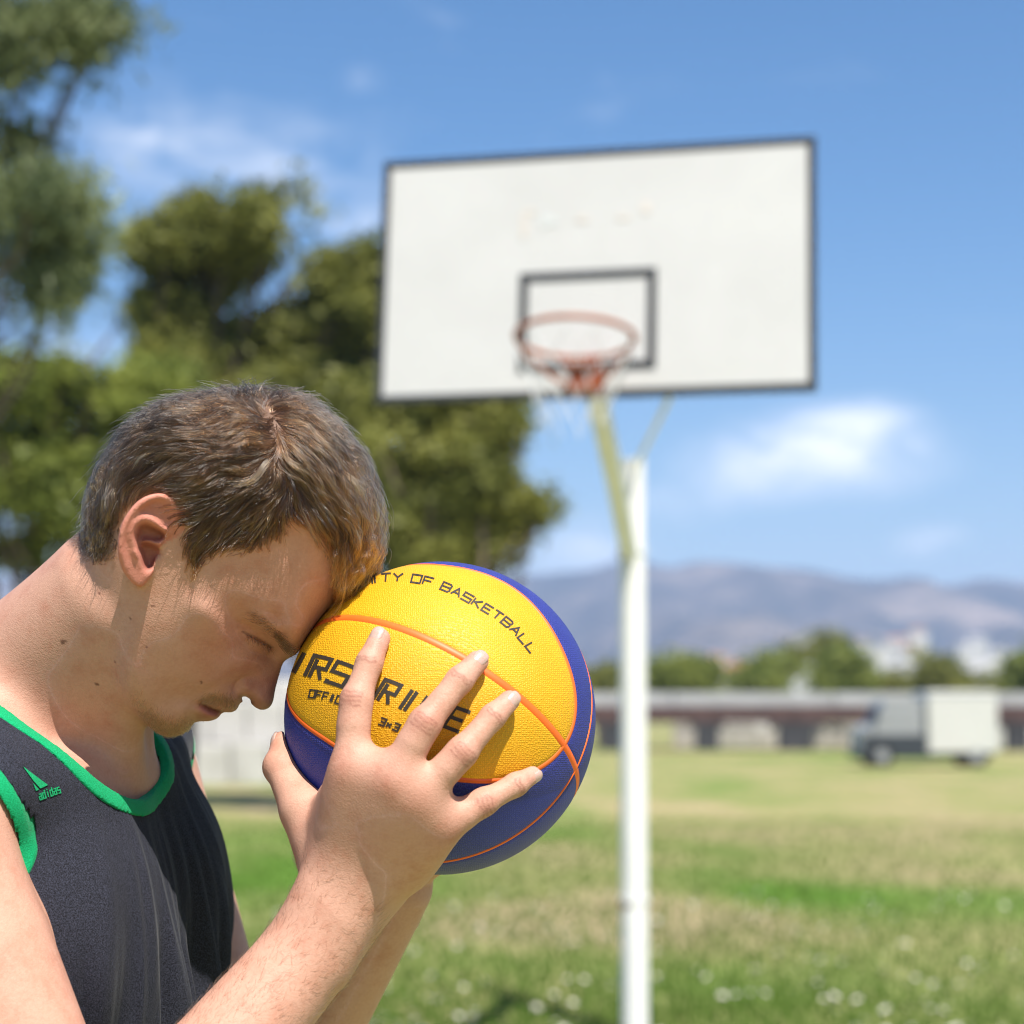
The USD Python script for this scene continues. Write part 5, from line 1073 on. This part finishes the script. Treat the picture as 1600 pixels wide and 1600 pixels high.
# ---- ball
def make_ball():
    T = Thing("basketball", to_world(BALL_C[None])[0], "yellow and blue panelled basketball with orange seams and black lettering, held against a forehead", "basketball")
    def dirs(pts): return np.array([(on_ball(a, b, 0.0) - BALL_C) / BALL_R for a, b in pts])
    def limbdir(px, py):
        d = np.array([px - 688.0, -(py - 1120.0), 0]); return d / np.linalg.norm(d)
    # seam A: a great circle fitted to its traced points
    a = dirs([(517, 966), (563, 966), (647, 990), (722, 1026), (777, 1061), (842, 1117), (881, 1162), (900, 1200)])
    nA = np.linalg.svd(a)[2][2]; nA = nA if nA[1] > 0 else -nA
    def circle(n, c=0.0, k=240):
        e1 = np.cross(n, [0, 0, 1.0]); e1 /= np.linalg.norm(e1); e2 = np.cross(n, e1); t = np.linspace(0, 2 * np.pi, k); return n * c + math.sqrt(1 - c * c) * (np.cos(t)[:, None] * e1 + np.sin(t)[:, None] * e2)
    # the loop round the yellow face: traced in front, carried on round the back
    lp = dirs([(690, 881.5), (738, 890), (794, 912), (842, 954), (881, 1016), (899, 1081), (898, 1133), (881, 1162), (852, 1201), (810, 1213), (745, 1219), (706, 1219), (600, 1199), (524, 1167), (485, 1140), (452, 1104)])
    ctr = np.array([-0.20, 0.20, -0.96]); ctr /= np.linalg.norm(ctr)
    e1 = np.cross(ctr, [0, 1.0, 0]); e1 /= np.linalg.norm(e1); e2 = np.cross(ctr, e1)
    def polar(d): return np.arctan2(d @ e2, d @ e1), np.arccos(np.clip(d @ ctr, -1, 1))
    ph, rho = polar(lp)
    back = np.array([(-0.72, 0.45, 0.53), (-0.52, 0.80, 0.30), (-0.93, 0.12, 0.34)]); back /= np.linalg.norm(back, axis=1, keepdims=True); bp_, br_ = polar(back)
    ph = np.r_[ph, bp_]; rho = np.r_[rho, br_]; o = np.argsort(ph); ph, rho = ph[o], rho[o]
    wts = np.r_[np.ones(len(lp)) * 3, np.ones(3) * 0.25][o]
    four = lambda x: np.stack([np.ones_like(x)] + [q for k in range(1, 6) for q in (np.cos(k * x), np.sin(k * x))], -1)
    reg = np.diag([0] + [0.01 * k ** 2 for k in range(1, 6) for _ in (0, 1)])
    co = np.linalg.lstsq(np.vstack([four(ph) * wts[:, None], reg]), np.r_[rho * wts, np.zeros(11)], rcond=None)[0]; s = lambda x: four(x) @ co
    t = np.linspace(ph[0], ph[0] + 2 * np.pi, 420); r_ = s(t)
    loop = np.cos(r_)[:, None] * ctr + np.sin(r_)[:, None] * (np.cos(t)[:, None] * e1 + np.sin(t)[:, None] * e2)
    m = dirs([(686, 1347), (745, 1339), (810, 1305), (859, 1263), (891, 1221), (907, 1185), (922, 1136), (927, 1100)])
    sv_ = np.linalg.svd(m - m.mean(0))[2][2]; cM = float(m.mean(0) @ sv_); seamM = circle(sv_, cM)
    seamA = circle(nA)
    allc = np.vstack([seamA, loop, seamM]); kt = cKDTree(allc)
    sph = trimesh.creation.icosphere(7, 1.0); d = np.array(sph.vertices)
    dist, ix = kt.query(d); snap = dist < 0.0075; d[snap] = allc[ix[snap]]; d /= np.linalg.norm(d, axis=1, keepdims=True)
    dist, _ = kt.query(d)
    rad = BALL_R - 0.0011 * np.exp(-(dist * BALL_R / 0.0028) ** 2); P_ = BALL_C + d * rad[:, None]
    cen = d[sph.faces].mean(1); cen /= np.linalg.norm(cen, axis=1, keepdims=True)
    pc, rc = polar(cen); inl = rc < s(ph[0] + np.mod(pc - ph[0], 2 * np.pi)); sideA = cen @ nA > 0; sideM = cen @ sv_ > cM
    Pw = to_world(P_); nv = to_world(BALL_C + d) - to_world(BALL_C[None])
    for nm, mask, mt in (("yellow_panel", inl & sideA, "ball_yellow"), ("yellow_panel", inl & ~sideA, "ball_yellow"), ("blue_panel", ~inl & sideA & sideM, "ball_blue"), ("blue_panel", ~inl & ~sideA & sideM, "ball_blue"), ("blue_panel", ~inl & sideA & ~sideM, "ball_blue"), ("blue_panel", ~inl & ~sideA & ~sideM, "ball_blue")):
        if not mask.any(): continue
        f = np.array(sph.faces)[mask]; u, inv = np.unique(f, return_inverse=True)
        T.part(nm, (Pw[u], inv.reshape(-1, 3)[:, ::-1]), mt, smooth=True)
    def ribbon(c, w, h=0.00055):
        n = len(c); t = np.gradient(c, axis=0); t /= np.linalg.norm(t, axis=1, keepdims=True) + 1e-12; b = np.cross(c, t); b /= np.linalg.norm(b, axis=1, keepdims=True) + 1e-12
        prof = [(-1, -0.0016), (-0.85, -0.0001), (0, 0.00025), (0.85, -0.0001), (1, -0.0016)]; V_ = []
        for a_, z in prof:
            q = c + b * (a_ * w / BALL_R); q /= np.linalg.norm(q, axis=1, keepdims=True); V_.append(BALL_C + q * (BALL_R - 0.0006 + z + 0.0003))
        V_ = np.stack(V_, 1).reshape(-1, 3); i, k = np.meshgrid(np.arange(n - 1), np.arange(4), indexing="ij"); a0 = (i * 5 + k).ravel(); q = np.stack([a0, a0 + 5, a0 + 6, a0 + 1], 1)
        tm = trimesh.Trimesh(to_world(V_), np.vstack([q[:, :3], q[:, [0, 2, 3]]]), process=False); 
        if (tm.face_normals * (tm.triangles_center - to_world(BALL_C[None])[0])).sum() < 0: tm.invert()
        return tm
    T.part("seam", ribbon(seamA, 0.0033), "ball_orange", smooth=True); T.part("seam", ribbon(loop, 0.0020), "ball_orange", smooth=True); T.part("seam", ribbon(seamM, 0.0013), "ball_orange", smooth=True)
    # lettering printed on the panels: stroke letters set along a line in the picture and laid onto the sphere
    ABC = {"F": [[(0, 0), (0, 1), (1, 1)], [(0, .52), (.85, .52)]], "I": [[(.32, 0), (.32, 1)], [(.62, 0), (.62, 1)]], "R": [[(.28, 0), (.28, .86)], [(0, 0), (0, 1), (1, 1), (1, .5), (.25, .5)], [(.55, .5), (.95, 0)]], "S": [[(0, .12), (0, 0), (1, 0), (1, .52), (0, .52), (0, 1), (1, 1), (1, .88)]],
           "T": [[(0, 1), (1, 1)], [(.5, 1), (.5, 0)]], "K": [[(0, 0), (0, 1)], [(0, .5), (.25, .5), (.9, 1)], [(.25, .5), (.95, 0)]], "E": [[(1, 1), (0, 1), (0, .02), (1, .02)], [(0, .52), (.85, .52)]], "C": [[(1, 1), (0, 1), (0, 0), (1, 0)]], "Y": [[(0, 1), (.5, .5), (1, 1)], [(.5, .5), (.5, 0)]],
           "O": [[(0, .0), (1, 0), (1, 1), (0, 1), (0, 0), (.1, 0)]], "B": [[(0, 0), (.85, 0), (1, .2), (1, .4), (.85, .52), (1, .66), (1, .86), (.85, 1), (0, 1), (0, 0), (.1, 0)], [(0, .52), (.85, .52)]], "A": [[(0, 0), (.5, 1), (1, 0)], [(.22, .36), (.78, .36)]], "L": [[(0, 1), (0, 0), (1, 0)]], "3": [[(0, 1), (1, 1), (1, 0), (0, 0)], [(.2, .5), (1, .5)]], "x": [[(.1, .1), (.9, .7)], [(.1, .7), (.9, .1)]],
           "i": [[(.5, 0), (.5, 1)]]}
    def along(text, path, h, wl, adv, stroke, start=0.0, slant=0.0):
        p = np.array(path, float); tt = np.r_[0, np.cumsum(np.linalg.norm(np.diff(p, axis=0), axis=1))]; sp = CubicSpline(tt, p)
        out = []; x = start
        for ch in text:
            if ch == " ": x += adv * 0.6; continue
            g_ = []
            for st in ABC[ch]:
                st = np.array(st, float); dense = np.vstack([st[k] + (st[k + 1] - st[k]) * np.linspace(0, 1, 6)[:, None] for k in range(len(st) - 1)])
                keep = np.r_[True, np.linalg.norm(np.diff(dense, axis=0), axis=1) > 1e-6]; dense = dense[keep]
                sx = x + dense[:, 0] * wl + slant * dense[:, 1] * h; base = sp(sx); tg = sp(sx, 1); tg /= np.linalg.norm(tg, axis=1, keepdims=True); nr = np.stack([tg[:, 1], -tg[:, 0]], 1)
                g_.append(LineString(base + nr * (dense[:, 1] * h)[:, None]).buffer(stroke, cap_style=2, join_style=2))
            out.append(ops.unary_union(g_)); x += adv
        return out
    path = [(450, 1048), (475, 1056), (508, 1064), (560, 1083), (618, 1105), (655, 1120), (700, 1138), (750, 1154)]
    big = []
    for ch, st in (("I", 2), ("R", 27), ("S", 62), ("T", 101), ("R", 140), ("I", 176), ("K", 210), ("E", 258)): big += along(ch, path, 35, 26 if st > 5 else 14, 30, 3.0 if st > 5 else 1.7, st, 0.22)
    small = along("OFFICIAL", [(480, 1089), (520, 1097), (560, 1110), (600, 1125)], 12, 8, 10.5, 1.25, 2, 0.1) + along("3x3", [(588, 1130), (625, 1144), (650, 1153)], 11, 9, 11.5, 1.5, 3, 0.1)
    arc = along("ITY OF BASKETBALL", [(574, 915), (597, 909), (620, 908), (654, 911), (690, 921), (720, 935), (752, 953), (782, 972), (812, 1000), (836, 1030), (850, 1050)], 12.5, 14, 18.0, 1.35, 4, 0.15)
    for shp in (big, small, arc): T.part("print", drape(shp, f_ball, 1.2, 1.5, 0.0, 0.00035, 3.0), "ball_print")
make_ball()
